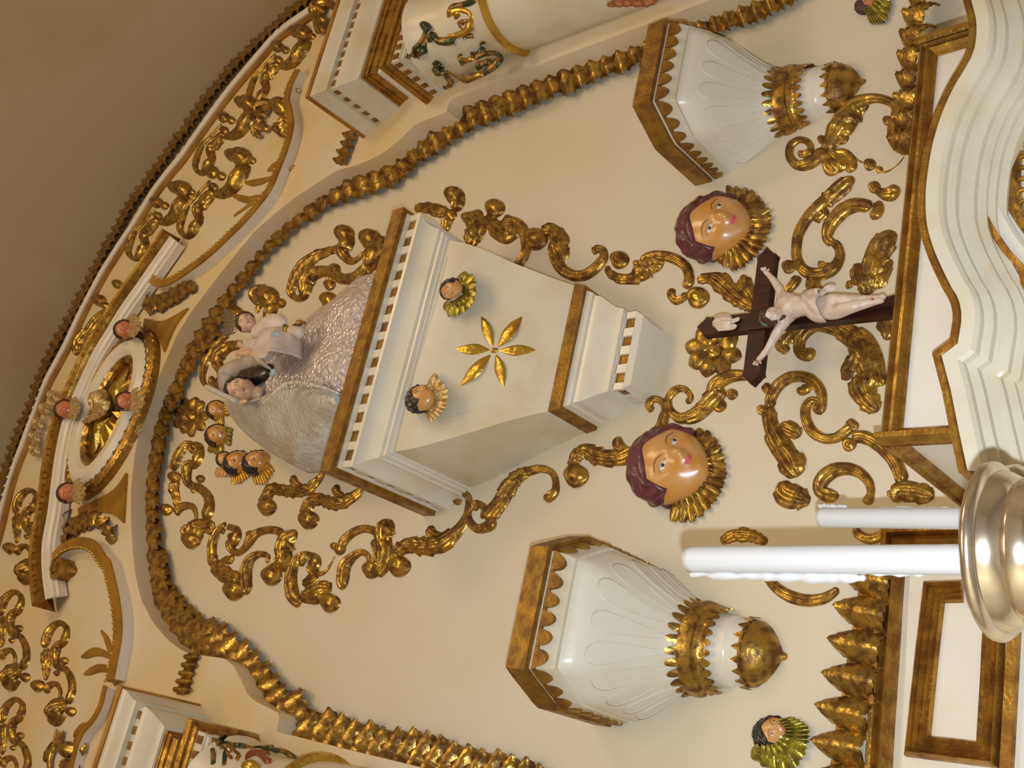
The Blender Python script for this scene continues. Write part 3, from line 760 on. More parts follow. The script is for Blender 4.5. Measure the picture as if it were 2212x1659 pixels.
O('scroll_ornament', 'branching gilded scroll with drooping leaf tail, beside the longest leafy hook', 'scroll ornament', [
    ('c', Z('B3', (590, 1500, 18), (560, 1540, 26), (600, 1465, 26), (540, 1490, 28), (500, 1570, 34), (480, 1680, 45), (500, 1800, 56), (560, 1860, 55))),
    ('c', Z('B3', (605, 1462, 24), (665, 1490, 34), (675, 1550, 42), (640, 1590, 36), (680, 1620, 28), (740, 1610, 16), (790, 1550, 10), (825, 1480, 8))),
    ('b', Z('B3', (865, 1425, 50), (820, 1400, 34), (660, 1540, 50))),
    ('c', Z('B3', (870, 1430, 30), (910, 1350, 34), (980, 1290, 34), (1060, 1262, 34), (1140, 1280, 36), (1190, 1330, 40))),
    ('l', Z('B4', (560, 270, 56), (650, 300, 62), (740, 250, 78), (800, 250, 66))), ('b', Z('B4', (790, 345, 84))),
    ('l', Z('B4', (570, 190, 36), (640, 170, 56), (695, 150, 30))),
    ('l', Z('B3', (1260, 1180, 52), (1240, 1250, 72), (1220, 1340, 66), (1230, 1430, 66), (1220, 1530, 62), (1150, 1620, 70))),
    ('b', Z('B4', (1120, 80, 78), (1150, -120, 40))), ('c', Z('B3', (1125, 1350, 24), (1150, 1420, 28), (1150, 1500, 24), (1100, 1560, 40))),
    ('c', Z('B3', (1100, 1540, 16), (1090, 1480, 24), (1040, 1450, 28), (970, 1490, 36), (910, 1570, 44), (895, 1680, 46), (905, 1740, 44)))])
def hook(label, pts, bx, thorn, extra=()):
    O('leaf_hook', label, 'scroll ornament', [('l', pts+[(bx[0], bx[1], bx[2]*.55)]), ('b', [bx]), ('c', thorn)]+list(extra))
hook('leafy gilded hook on the left, first beside the mantle and cherub cluster', Z('B3', (755, 790, 12), (700, 870, 28), (620, 945, 46), (510, 965, 52), (410, 955, 50), (340, 950, 50), (290, 1000, 42), (270, 1050, 40)),
     Z('B3', (290, 1090, 76))[0], Z('B3', (480, 850, 34), (520, 910, 36), (570, 930, 20)))
hook('leafy gilded hook on the left, running under the console corner', Z('B3', (1060, 935, 18), (1000, 990, 36), (910, 1045, 52), (810, 1060, 56), (730, 1035, 50), (670, 1030, 50), (620, 1080, 44), (600, 1130, 40)),
     Z('B3', (620, 1190, 84))[0], Z('B3', (825, 920, 34), (850, 980, 36), (900, 1000, 20)))
hook('longest leafy gilded hook ending in a small curl beneath the left side of the console', Z('B3', (1870, 1130, 22), (1850, 1210, 32), (1780, 1310, 56), (1660, 1385, 76), (1530, 1400, 78), (1430, 1390, 66), (1360, 1420, 56), (1320, 1470, 50)),
     Z('B3', (1340, 1560, 94))[0], Z('B3', (1570, 1250, 40), (1610, 1310, 46), (1680, 1320, 26)),
     [('c', Z('B3', (1870, 1140, 20), (1895, 1060, 26), (1880, 1000, 30), (1820, 970, 32), (1780, 1010, 28), (1800, 1050, 26), (1840, 1040, 18)))])
hook('leafy gilded hook whose tail curls up beside the large left cherub head', Z('C3', (1210, 630, 46), (1100, 690, 66), (980, 700, 72), (880, 680, 76), (800, 640, 62), (740, 670, 52), (700, 730, 46)),
     Z('C3', (720, 840, 104))[0], Z('C3', (1040, 530, 34), (1060, 600, 50), (1120, 630, 30)),
     [('c', Z('C3', (1230, 600, 36), (1310, 560, 46), (1380, 480, 46), (1415, 390, 42), (1430, 310, 34), (1400, 250, 32), (1340, 230, 30), (1300, 280, 34), (1330, 330, 30)))])
O('scroll_ornament', 'gilded S-scroll with a coiled volute, left of the console foot', 'scroll ornament', [
    ('c', Z('B3', (1970, 1110, 20), (1935, 1090, 26), (1950, 1060, 30), (2010, 1090, 32), (2020, 1140, 30), (1980, 1170, 24))),
    ('c', Z('B3', (1950, 1080, 22), (1890, 1120, 28), (1895, 1200, 34), (1960, 1260, 38), (2050, 1240, 46), (2110, 1190, 50))),
    ('l', Z('C3', (10, 1210, 55), (60, 1130, 58), (130, 1040, 62), (190, 930, 64), (260, 850, 55), (350, 800, 44))),
    ('c', Z('C3', (310, 815, 40), (430, 785, 36), (520, 810, 30), (555, 880, 28), (550, 970, 34), (500, 1010, 46), (480, 980, 34)))])
O('scroll_ornament', 'gilded leafy scroll with a large volute reaching to the left arm of the wooden cross', 'scroll ornament', [
    ('c', Z('C3', (1600, 270, 26), (1630, 210, 26), (1580, 150, 28), (1510, 160, 34), (1455, 230, 30), (1470, 320, 34), (1540, 380, 46), (1640, 370, 52))),
    ('l', Z('C3', (1560, 380, 44), (1660, 360, 60), (1750, 290, 72), (1830, 210, 76), (1900, 140, 60))),
    ('c', Z('C3', (1790, 210, 46), (1830, 120, 54), (1920, 60, 56), (2020, 40, 48), (2110, 50, 40))), ('b', Z('C3', (1860, 280, 60), (1960, 190, 50)))])
O('scroll_ornament', 'knotted gilded leaf scroll with round bud, topmost of the chain right of the console', 'scroll ornament', [
    ('b', Z('C2', (75, 185, 82), (175, 260, 30), (400, 430, 98))),
    ('l', Z('C2', (10, 240, 45), (50, 310, 60), (130, 380, 78), (220, 370, 84), (270, 330, 60))),
    ('c', Z('C2', (130, 300, 46), (220, 300, 52), (290, 350, 48), (320, 440, 42), (320, 530, 36), (280, 610, 34), (220, 655, 26), (170, 640, 26), (190, 610, 24)))])
O('scroll_ornament', 'gilded U-shaped leaf scroll on the right with small end curl, second of the chain', 'scroll ornament', [
    ('l', Z('C2', (440, 350, 40), (530, 360, 60), (580, 430, 70), (590, 520, 80), (630, 610, 66))),
    ('c', Z('C2', (530, 440, 30), (540, 540, 44), (590, 650, 50), (680, 715, 48), (780, 720, 44), (870, 670, 40), (935, 590, 36), (930, 520, 34), (880, 515, 34), (880, 555, 24)))])
O('scroll_ornament', 'gilded leaf scroll with two round buds, lowest of the chain right of the console', 'scroll ornament', [
    ('b', Z('C2', (1065, 595, 80), (1200, 625, 34), (1690, 895, 96))),
    ('l', Z('C2', (960, 640, 18), (985, 700, 34), (1070, 745, 42), (1170, 740, 50), (1250, 690, 76), (1330, 640, 76), (1420, 630, 50))),
    ('c', Z('C2', (1230, 630, 40), (1310, 580, 46), (1410, 565, 44), (1510, 590, 46), (1590, 650, 44), (1620, 740, 42), (1600, 830, 42))),
    ('c', Z('C2', (1590, 850, 26), (1570, 900, 30), (1510, 920, 36), (1475, 870, 34), (1510, 830, 30)))])
O('scroll_ornament', 'flared gilded leaf ornament between the right cherub head and the cross', 'scroll ornament', [
    ('l', Z('C2', (1680, 760, 36), (1770, 740, 46), (1850, 760, 80), (1930, 830, 80), (2010, 900, 76), (2100, 960, 56), (2170, 985, 40))),
    ('c', Z('C2', (1890, 700, 26), (1920, 760, 38), (1950, 830, 40), (1990, 900, 30))),
    ('l', Z('C2', (2050, 710, 22), (2060, 780, 60), (2110, 880, 62), (2150, 960, 40)))])
O('scroll_ornament', 'gilded leafy scroll with ball tip peeping out right of the console top', 'scroll ornament', [
    ('b', Z('B2', (1775, 80, 78), (1745, 240, 54))), ('c', Z('B2', (1815, 60, 40), (1815, 140, 44), (1770, 210, 44))),
    ('l', Z('B2', (1460, 180, 30), (1560, 180, 46), (1660, 210, 56), (1720, 220, 40))), ('c', Z('B2', (1760, 250, 34), (1720, 310, 36), (1715, 380, 36)))])
O('scroll_ornament', 'club-shaped gilded scroll end beside the right side of the console', 'scroll ornament', [
    ('l', Z('B2', (1880, 250, 60), (1930, 270, 80), (1960, 350, 74), (1930, 430, 62), (1900, 500, 50))), ('b', Z('B2', (1880, 260, 50)))])
O('scroll_ornament', 'large gilded F-shaped scroll right of the statue, above the console', 'scroll ornament', [
    ('b', Z('B2', (905, 390, 80), (1110, 430, 90), (825, 665, 46), (785, 795, 48))),
    ('c', Z('B2', (950, 400, 40), (925, 480, 50), (900, 550, 44), (950, 605, 34), (1010, 590, 20), (1060, 530, 12))),
    ('l', Z('B2', (870, 500, 26), (780, 530, 34), (690, 565, 44), (650, 610, 40))),
    ('c', Z('B2', (700, 560, 38), (610, 630, 44), (540, 720, 40), (500, 800, 34), (485, 870, 30), (530, 905, 26), (590, 870, 36), (610, 800, 52), (660, 720, 52), (740, 690, 46), (820, 700, 48), (880, 745, 46), (980, 740, 46), (1070, 690, 48), (1130, 640, 60))),
    ('l', Z('B2', (1090, 690, 40), (1130, 620, 66), (1160, 530, 80), (1160, 430, 76))), ('c', Z('B2', (820, 730, 40), (790, 790, 40)))])
O('scroll_bud', 'small round gilded bud right of the statue, above the lace dress', 'scroll ornament', [('b', Z('B2', (780, 915, 72))), ('c', Z('B2', (730, 960, 30), (770, 990, 34), (850, 940, 14)))])
O('scroll_ornament', 'round gilded volute with knob above the child figure', 'scroll ornament', [
    ('b', Z('B2', (290, 890, 96), (395, 940, 44))), ('c', Z('B2', (240, 940, 20), (195, 930, 26), (180, 880, 30), (220, 830, 30), (280, 815, 28))),
    ('c', Z('B2', (340, 950, 50), (320, 1020, 40), (290, 1100, 34))), ('c', Z('B2', (225, 950, 24), (215, 1020, 18)))])
O('scroll_ornament', 'slender gilded double scroll at the top of the recess behind the child figure', 'scroll ornament', [
    ('b', Z('A2', (1860, 1030, 84))),
    ('c', Z('A2', (1840, 1170, 28), (1770, 1230, 30), (1700, 1320, 30), (1645, 1420, 26), (1620, 1520, 24), (1635, 1590, 20), (1690, 1600, 18))),
    ('c', Z('A2', (1930, 1270, 36), (1840, 1290, 40), (1770, 1350, 42), (1745, 1430, 40), (1770, 1500, 36), (1770, 1570, 36), (1720, 1600, 26), (1690, 1560, 24), (1710, 1530, 22)))])
# lower scrolls
O('scroll_ornament', 'gilded leafy C-scroll with open volute below the right corbel finial', 'scroll ornament', [
    ('c', Z('D1', (440, 1240, 34), (510, 1210, 30), (500, 1140, 30), (430, 1115, 28), (360, 1160, 32), (345, 1240, 36), (400, 1310, 42), (490, 1310, 48), (570, 1260, 50), (640, 1190, 60))),
    ('l', Z('D1', (620, 1220, 50), (690, 1120, 66), (750, 1030, 92), (830, 940, 86), (900, 870, 60), (980, 840, 40))),
    ('c', Z('D1', (680, 1050, 44), (760, 930, 50), (850, 840, 50), (960, 795, 44), (1080, 790, 38), (1170, 830, 40), (1210, 910, 40))),
    ('b', Z('D1', (765, 1100, 56), (600, 1110, 38), (440, 1225, 34)))], d=.0)
O('scroll_ornament', 'gilded leafy curl tucked beside the upper gold edge of the tabernacle', 'scroll ornament', [
    ('b', Z('D1', (1125, 960, 42), (1235, 1020, 50))), ('c', Z('D1', (1230, 850, 60), (1200, 940, 50), (1170, 1030, 46), (1180, 1110, 52), (1240, 1180, 46), (1270, 1230, 30))),
    ('c', Z('D1', (1270, 930, 26), (1230, 1000, 30), (1250, 1060, 24)))], d=.03)
O('scroll_ornament', 'coiled gilded leaf with a thin stem and bud, right of the cross', 'scroll ornament', [
    ('l', Z('D1', (640, 1210, 50), (700, 1260, 80), (740, 1330, 96), (740, 1380, 70))), ('b', Z('D1', (680, 1330, 80))),
    ('c', Z('D1', (700, 1230, 40), (790, 1230, 44), (840, 1300, 44), (830, 1380, 40))),
    ('r', Z('D1', (820, 1220, 18), (880, 1270, 12), (935, 1300, 10))), ('b', Z('D1', (985, 1310, 54), (1060, 1350, 34))),
    ('r', Z('D1', (1080, 1375, 12), (1140, 1360, 8), (1210, 1310, 7), (1262, 1240, 6)))])
O('scroll_ornament', 'large gilded C-scroll curling right of the crucified figure', 'scroll ornament', [
    ('l', Z('D1', (860, 1410, 40), (780, 1480, 60), (690, 1560, 66), (600, 1630, 60))),
    ('c', Z('D2', (660, 100, 46), (560, 190, 46), (480, 280, 44), (420, 390, 42), (400, 500, 42), (410, 600, 44), (470, 685, 50), (580, 710, 54), (690, 670, 50), (745, 580, 42), (735, 500, 40), (690, 450, 40))),
    ('c', Z('D2', (610, 600, 34), (600, 630, 34), (640, 650, 38), (690, 650, 36))),
    ('c', Z('D2', (700, 470, 44), (650, 430, 44), (660, 350, 54), (710, 270, 58), (800, 190, 58), (900, 160, 58), (1000, 180, 56))),
    ('c', Z('D2', (1040, 130, 44), (1050, 200, 48), (1010, 280, 44))), ('l', Z('D2', (580, 180, 36), (620, 220, 40), (540, 290, 40))),
    ('c', Z('D2', (1000, 20, 28), (1060, 50, 36), (1130, 70, 60), (1230, 50, 66))), ('b', Z('D1', (1020, 1490, 54))),
    ('c', Z('D2', (420, 720, 44), (370, 800, 38), (300, 860, 30))), ('b', Z('D2', (340, 650, 62)))])
O('scroll_ornament', 'small gilded leaf half hidden behind the waist of the crucified figure', 'scroll ornament', [('l', Z('D2', (490, 740, 46), (540, 800, 60), (560, 850, 60), (480, 860, 30)))])
O('acanthus_leaf', 'upright gilded acanthus leaf right of the legs of the crucified figure', 'scroll ornament', [
    ('l', Z('D2', (1190, 370, 60), (1120, 440, 84), (1050, 550, 96), (1000, 680, 100), (970, 800, 80), (950, 880, 60))),
    ('l', Z('D2', (880, 620, 40), (890, 700, 66), (910, 800, 60))), ('l', Z('D2', (810, 760, 30), (840, 820, 46))),
    ('l', Z('D2', (1170, 600, 40), (1120, 640, 50), (1080, 740, 60), (1050, 830, 40)))])
O('scroll_ornament', 'short gilded leaf tip below the foot of the cross beside the tabernacle edge', 'scroll ornament', [('l', Z('D2', (1060, 1070, 60), (1100, 1120, 60), (1130, 1180, 56), (1110, 1240, 36)))])
O('scroll_ornament', 'small crumpled gilded leaf in the angle left of the cross', 'scroll ornament', [('l', Z('D2', (400, 1140, 50), (330, 1200, 66), (290, 1270, 60), (330, 1340, 36)))])
O('acanthus_leaf', 'big gilded acanthus C-scroll left of the cross foot', 'scroll ornament', [
    ('c', Z('D2', (510, 1290, 30), (500, 1350, 54), (430, 1330, 50), (430, 1240, 50), (480, 1160, 54), (570, 1110, 60), (680, 1120, 72), (790, 1160, 80))),
    ('l', Z('D2', (700, 1130, 60), (820, 1190, 90), (920, 1290, 110), (970, 1410, 110), (990, 1530, 90), (960, 1640, 90))),
    ('c', Z('D2', (880, 1150, 46), (970, 1220, 50), (1030, 1340, 54), (1060, 1480, 56), (1090, 1600, 46))),
    ('l', Z('D3', (970, 20, 80), (930, 120, 110), (970, 230, 100), (1050, 330, 64))), ('l', Z('D2', (900, 1330, 60), (850, 1420, 64), (820, 1500, 74), (850, 1530, 50))), ('b', Z('D2', (490, 1340, 50)))])
O('scroll_ornament', 'big gilded ring-shaped scroll with branching leaf tail, left of the tabernacle corner', 'scroll ornament', [
    ('c', Z('D3', (140, 110, 46), (190, 180, 36), (210, 200, 34))),
    ('c', Z('D3', (190, 310, 46), (200, 220, 46), (260, 120, 48), (350, 60, 48), (450, 50, 48), (540, 90, 48), (595, 170, 46), (605, 260, 40), (590, 320, 36), (550, 310, 26), (570, 270, 24))),
    ('c', Z('D3', (480, 100, 36), (490, 140, 40), (440, 160, 44), (420, 130, 26))),
    ('c', Z('D3', (590, 260, 24), (530, 240, 34), (480, 290, 40), (475, 380, 44), (520, 480, 48), (610, 540, 44), (710, 540, 42), (790, 490, 44), (850, 440, 44))),
    ('c', Z('D3', (810, 390, 38), (840, 430, 46), (890, 470, 46))), ('b', Z('D3', (820, 590, 62), (125, 315, 46))),
    ('c', Z('D3', (840, 540, 46), (930, 530, 56), (1040, 580, 60), (1140, 670, 60), (1210, 780, 60), (1250, 900, 60))),
    ('l', Z('D3', (1170, 1050, 60), (1230, 970, 80), (1330, 970, 90), (1430, 990, 80), (1500, 1010, 46))), ('c', Z('D3', (1140, 950, 26), (1150, 1010, 34))),
    ('l', Z('D3', (190, 290, 50), (190, 400, 62), (230, 520, 84), (300, 640, 100), (370, 750, 110), (410, 850, 96))),
    ('l', Z('D3', (270, 430, 50), (370, 480, 70), (440, 520, 46))), ('l', Z('D3', (290, 880, 70), (320, 980, 100), (420, 1020, 100), (510, 1050, 50)))])
O('scroll_ornament', 'gilded open C-scroll just above the short candle', 'scroll ornament', [
    ('c', Z('D3', (740, 990, 26), (670, 1000, 60), (590, 960, 56), (610, 870, 62), (700, 800, 60), (810, 785, 54), (910, 820, 48), (980, 900, 40), (990, 990, 36), (950, 1070, 50))), ('b', Z('D3', (610, 940, 40)))])
O('scroll_ornament', 'gilded C-scroll partly hidden behind the tall candle', 'scroll ornament', [
    ('l', Z('C3', (1880, 1370, 30), (1960, 1320, 50), (2060, 1310, 60), (2150, 1330, 50), (2240, 1380, 40))),
    ('c', Z('D4', (130, 60, 40), (200, 180, 44), (290, 260, 50), (400, 310, 54), (520, 325, 52), (640, 300, 46), (740, 230, 30))),
    ('b', Z('C3', (1900, 1350, 40)))])
O('scroll_ornament', 'gilded scroll end showing between the two candles', 'scroll ornament', [('c', Z('D3', (860, 1250, 30), (900, 1310, 40), (990, 1345, 44), (1080, 1310, 40), (1130, 1230, 30)))])
# rosettes
def rosette(label, x, y, r, asp, n=8, rot=0, hw=.3, d=0.):
    sp = []
    for i in range(n):
        a = rot+2*math.pi*i/n; c, s = math.cos(a), math.sin(a)*asp
        sp.append(('x', [(x+c*r*q, y+s*r*q, r*hw*wv) for q, wv in ((.2, .5), (.45, .95), (.7, 1.1), (.9, .7), (1.03, .15))]))
    parts = [stroke(p, d, 'x', GOLD, 'petal', hr=.6) for _, p in sp]+[ball(x, y, r*.26, d+.012, GOLD, 'boss')]
    return thing('rosette', label, 'rosette', parts)
rosette('small gilded rosette at the top of the recess, left of the statue head', 413, 900, 40, 1.05, 9)
rosette('larger gilded rosette directly under the end of the cross above the lower scrolls', 1541, 758, 62, .95, 8, .25, .30)

# ================================================================== HEADS
def head(crown, chin, d, yaw=0., pitch=0., skin=SKIN, hair=HAIRR, fat=.80, detail=True, hairline=.50, hairback=.0, roll=0, lay=.22, curls=9, lift=None, dk=.66, wpx=None):
    """crown & chin are px points; returns parts in world coordinates"""
    A = P(crown[0], crown[1], d); B = P(chin[0], chin[1], d); z = A-B; z[1] = 0
    pr = z.length/2*lay if lift is None else lift
    A = P(crown[0], crown[1], d+pr); B = P(chin[0], chin[1], d+pr); z = A-B; z[1] = 0; H = z.length/2; z.normalize()
    if wpx:
        ux, uy = chin[0]-crown[0], chin[1]-crown[1]; ul = math.hypot(ux, uy); mx, my = (crown[0]+chin[0])/2, (crown[1]+chin[1])/2
        H = (P(mx-uy/ul*wpx/2, my+ux/ul*wpx/2, d+pr)-P(mx+uy/ul*wpx/2, my-ux/ul*wpx/2, d+pr)).length/2/(fat*1.07)
    x = Vector((z[2], 0, -z[0]))             # viewer's right when z is up
    y = Vector((0, -1, 0))
    c = (A+B)/2; pitch = pitch-.42
    cy, sy = math.cos(yaw), math.sin(yaw); cp_, sp_ = math.cos(pitch), math.sin(pitch)
    def tr(p):
        px_, py_, pz = p[0], p[1], p[2]
        py_, pz = py_*cp_-pz*sp_, py_*sp_+pz*cp_
        px_, py_ = px_*cy+py_*sy, -px_*sy+py_*cy
        return c+x*(px_*H)+y*(py_*H*dk)+z*(pz*H)
    def g(a, b, s): return math.exp(-(a*a+b*b)/(s*s))
    def surf(th, ph, off=0.):
        # th azimuth from front, ph latitude
        X = math.sin(th)*math.cos(ph); Y = math.cos(th)*math.cos(ph); Zz = math.sin(ph)
        wj = fat*(1-.22*max(0, -Zz)**1.5+.02*Zz)
        p = Vector((X*wj, Y*.78, Zz))
        if Y > 0:
            fx, fz = p[0], p[2]
            e = 0
            e += .20*math.exp(-(fx/.10)**2)*math.exp(-((fz+.10)/.17)**2)          # nose
            e += .07*g(fx, fz+.22, .13)
            e += .03*g(abs(fx)-.11, fz+.22, .07)
            e -= .085*g(abs(fx)-.31, fz-.06, .16)                                  # sockets
            e += .05*math.exp(-((fz-.22)/.08)**2)*math.exp(-((abs(fx)-.28)/.25)**2)
            e += .06*g(abs(fx)-.38, fz+.25, .22)                                   # cheeks
            e += .055*g(fx, fz+.43, .13)                                           # mouth mound
            e -= .035*g(fx, fz+.58, .09)
            e += .09*g(fx, fz+.78, .17)                                            # chin
            p[1] += e*Y
        n_ = Vector((X/wj, Y/.78, Zz)).normalized()
        return p+n_*off
    out = []
    v = []; f = []; nu, nv = (56, 40) if detail else (28, 20)
    for j in range(nv+1):
        ph = -math.pi/2+math.pi*j/nv
        for i in range(nu):
            th = 2*math.pi*i/nu-math.pi
            # denser in front
            th = th-.45*math.sin(th)*.9
            v.append(tr(surf(th, ph)))
    for j in range(nv):
        for i in range(nu): f.append((j*nu+i, j*nu+(i+1) % nu, (j+1)*nu+(i+1) % nu, (j+1)*nu+i))
    out.append(mk('head', v, f, skin))
    hp = out[0]
    def front(fx, fz, off=0.):
        # find surface point with x=fx,z=fz
        ph = math.asin(max(-1, min(1, fz))); wj = fat*(1-.22*max(0, -fz)**1.5+.02*fz)
        th = math.asin(max(-1, min(1, fx/(wj*math.cos(ph)+1e-6))))
        return surf(th, ph, off)
    def blob(fx, fz, rx, rz, m, name, off=.0, dome=.05, rot=0., ridge=0):
        N = 14; R = 4; vv = []; ff = []
        for k in range(R+1):
            q = k/R
            for i in range(N):
                a = 2*math.pi*i/N; ux = math.cos(a)*rx*q; uz = math.sin(a)*rz*q
                ux, uz = ux*math.cos(rot)-uz*math.sin(rot), ux*math.sin(rot)+uz*math.cos(rot)
                p = front(fx+ux, fz+uz, off+dome*(1-q*q)-(.02 if k == R else 0))
                vv.append(tr(p))
        for k in range(R):
            for i in range(N): ff.append((k*N+i, k*N+(i+1) % N, (k+1)*N+(i+1) % N, (k+1)*N+i))
        return mk(name, vv, ff, m)
    if detail:
        for s in (-1, 1):
            e = blob(s*.30, .06, .125, .068, EYEW, 'eye', .005, .03); out.append(e)
            out.append(blob(s*.30+.01, .06, .042, .046, IRIS, 'iris', .04, .016))
            def arcp(z0, w_, hgt, off, m, name, th=.012):
                N = 12; vv = []; ff = []
                for i in range(N+1):
                    u = -1+2*i/N
                    xx = s*.30+u*w_; zz = z0+hgt*(1-u*u)
                    t_ = th*(1-u*u*.8)
                    for dz_, o_ in ((-t_, 0), (0, off), (t_, 0)): vv.append(tr(front(xx, zz+dz_, o_+.008)))
                for i in range(N):
                    for j in range(2): ff.append((i*3+j, i*3+j+1, i*3+j+4, i*3+j+3))
                return mk(name, vv, ff, m)
            out.append(arcp(.06, .15, .075, .05, skin, 'eyelid', .022))
            out.append(arcp(.17, .19, .09, .015, BROWM, 'brow', .013))
        out.append(blob(0, -.40, .15, .035, LIPS, 'lips', .01, .035)); out.append(blob(0, -.455, .12, .038, LIPS, 'lips', .01, .035))
    else:
        for s in (-1, 1): out.append(blob(s*.30, .06, .10, .06, IRIS, 'eye', .01, .03))
        out.append(blob(0, -.42, .15, .06, LIPS, 'lips', .01, .04))
        for s in (-1, 1):
            pass
    # ears
    for s in (-1, 1):
        vv = []; ff = []; N = 10
        for k in range(5):
            for i in range(N):
                a = 2*math.pi*i/N; q = math.sin(k/4*math.pi/2+.05)
                vv.append(tr(Vector((s*(fat*.96+.10*(1-q)), -.05+.10*q*math.cos(a), -.02+.17*q*math.sin(a)))))
        for k in range(4):
            for i in range(N): ff.append((k*N+i, k*N+(i+1) % N, (k+1)*N+(i+1) % N, (k+1)*N+i))
        out.append(mk('ear', vv, ff, skin))
    # hair
    v = []; f = []; nu, nv = (72, 30) if detail else (36, 16)
    for j in range(nv+1):
        for i in range(nu):
            th = 2*math.pi*i/nu-math.pi; fr_ = math.cos(th)
            lo = hairline*(.5+.5*fr_)-.75*(.5-.5*fr_) + .10*math.cos(4*th)*max(0, fr_)
            if abs(th) > .9 and abs(th) < 2.0: lo = min(lo, -.25)
            lo = max(-.9, min(.95, lo)); phl = math.asin(lo)
            ph = phl+(math.pi/2-phl)*j/nv
            o_ = .055+.034*math.sin(th*curls+4*math.sin(ph*5))*math.cos(ph)+.022*math.sin(ph*14+th*3)
            if j == 0: o_ = -.02
            q = surf(th, ph, o_)
            v.append(tr(q))
    for j in range(nv):
        for i in range(nu): f.append((j*nu+i, j*nu+(i+1) % nu, (j+1)*nu+(i+1) % nu, (j+1)*nu+i))
    out.append(mk('hair', v, f, hair))
    return out, tr, H
def ruff(inner, outer, n, d, m, name='wing', layers=2, h=.02):
    """feathered collar/wings between two px polylines"""
    I = catmull([Vector((a, b, 0)) for a, b in inner], n); Q = catmull([Vector((a, b, 0)) for a, b in outer], n)
    M = Mesh()
    def feather(b, t, wv, hh, up0):
        zz = t-b; L = zz.length or 1e-4; zz = zz/L; xx = Vector((0, 1, 0)).cross(zz).normalized()
        nu, nv = 6, 6; vs = []; fs = []
        for i in range(nu+1):
            s = i/nu; wd = wv*(math.sin(math.pi*(.15+.80*s))**.5)
            for j in range(nv+1):
                u = -1+2*j/nv
                hgt = hh*(1-u*u)*(.7+.3*math.sin(math.pi*s))+up0*(1-s*.7)-(.25*hh if j == nv//2 else 0)+(.18*hh if j % 2 else 0)
                p = b+zz*(L*(s-.06*u*u))+xx*(wd*u*.5); vs.append((p[0], p[1]-hgt, p[2]))
        for i in range(nu):
            for j in range(nv): a = i*(nv+1)+j; fs.append((a, a+1, a+nv+2, a+nv+1))
        M.add(vs, fs)
    for i in range(n):
        a = P(I[i][0], I[i][1], d); b = P(Q[i][0], Q[i][1], d)
        k = min(n-1, i+1); k0 = max(0, i-1)
        sp = ((P(Q[k][0], Q[k][1], d)-P(Q[k0][0], Q[k0][1], d)).length)/(k-k0)
        si = ((P(I[k][0], I[k][1], d)-P(I[k0][0], I[k0][1], d)).length)/(k-k0)
        feather(a, b, sp*1.25, h, h*.5)
        if layers > 1: feather(a+(b-a)*-.08, a+(b-a)*.48, max(si, sp*.6)*1.15, h*1.2, h*1.2)
    return M.mk(name, m)
def cherub(label, crown, chin, d, wings, yaw=0, pitch=0, skin=SKIN, hair=HAIRR, group=None, wm=GOLD, detail=True, n=7, h=.016, **kw):
    parts, tr, H = head(crown, chin, d, yaw, pitch, skin, hair, detail=detail, **kw)
    hp = parts[0]
    for q in parts[1:]:
        if q.name.split('.')[0] in ('eye', 'iris', 'eyelid', 'brow', 'lips', 'ear'): sub(q, hp)
    parts = [p for p in parts if p.parent is None]
    for inner, outer in wings: parts.append(ruff(inner, outer, n, d, wm, h=h, layers=2 if detail else 1))
    return thing('cherub_head', label, 'cherub', parts, group)
# big left: crown toward (1372,985), chin (1520,1035)
cherub('large maroon-haired cherub head with broad gilded ruff, nearest the tall candle tip', (1370, 994), (1530, 1024), .0, [
    ([(1495, 962), (1520, 985), (1532, 1015)], [(1470, 928), (1530, 930), (1562, 965), (1572, 1000), (1575, 1030)]),
    ([(1530, 1025), (1510, 1058), (1475, 1080)], [(1574, 1030), (1564, 1065), (1540, 1100), (1500, 1132), (1455, 1130)])], yaw=.28, pitch=.05, n=9, h=.015, fat=.84, hairline=.60)
cherub('large cherub head with maroon hair and gilded wing collar, on the right above the cross', (1474, 492), (1622, 494), .0, [
    ([(1597, 452), (1614, 470), (1620, 492)], [(1575, 405), (1625, 412), (1655, 440), (1670, 462), (1672, 490)]),
    ([(1618, 505), (1600, 535), (1570, 552)], [(1668, 500), (1655, 535), (1630, 565), (1590, 590), (1552, 568)])], yaw=.10, pitch=.0, n=9, h=.015, fat=.82, hairline=.60)
# heads on the console body
def on_console(label, crown, chin, wings, **kw):
    c = ((crown[0]+chin[0])/2, (crown[1]+chin[1])/2); w_ = PS(c[0], c[1], dbody)
    return cherub(label, crown, chin, -w_[1], wings, **kw)
on_console('small dark-haired cherub head with yellow-green wings on the console, beside the gold star', (945, 612), (1006, 638), [
    ([(995, 612), (1004, 625), (1008, 640)], [(1008, 588), (1028, 600), (1030, 630), (1024, 655)]), ([(1000, 645), (985, 655), (972, 655)], [(1018, 665), (1000, 680), (978, 688), (962, 672)])],
    hair=HAIRK, yaw=-.5, wpx=50, lay=.45, wm=OLIVE, detail=True, n=5, h=.0055, hairline=.62)
on_console('small black-haired cherub head with pale fluted ruff on the console body', (878, 872), (938, 852), [
    ([(930, 842), (938, 856), (934, 870)], [(942, 808), (965, 835), (972, 850), (966, 872)]), ([(932, 868), (928, 880), (922, 890)], [(968, 872), (960, 890), (945, 905), (936, 912)])],
    hair=HAIRK, yaw=.7, wpx=48, lay=.45, wm=PALEG, detail=True, n=6, h=.006, hairline=.5)
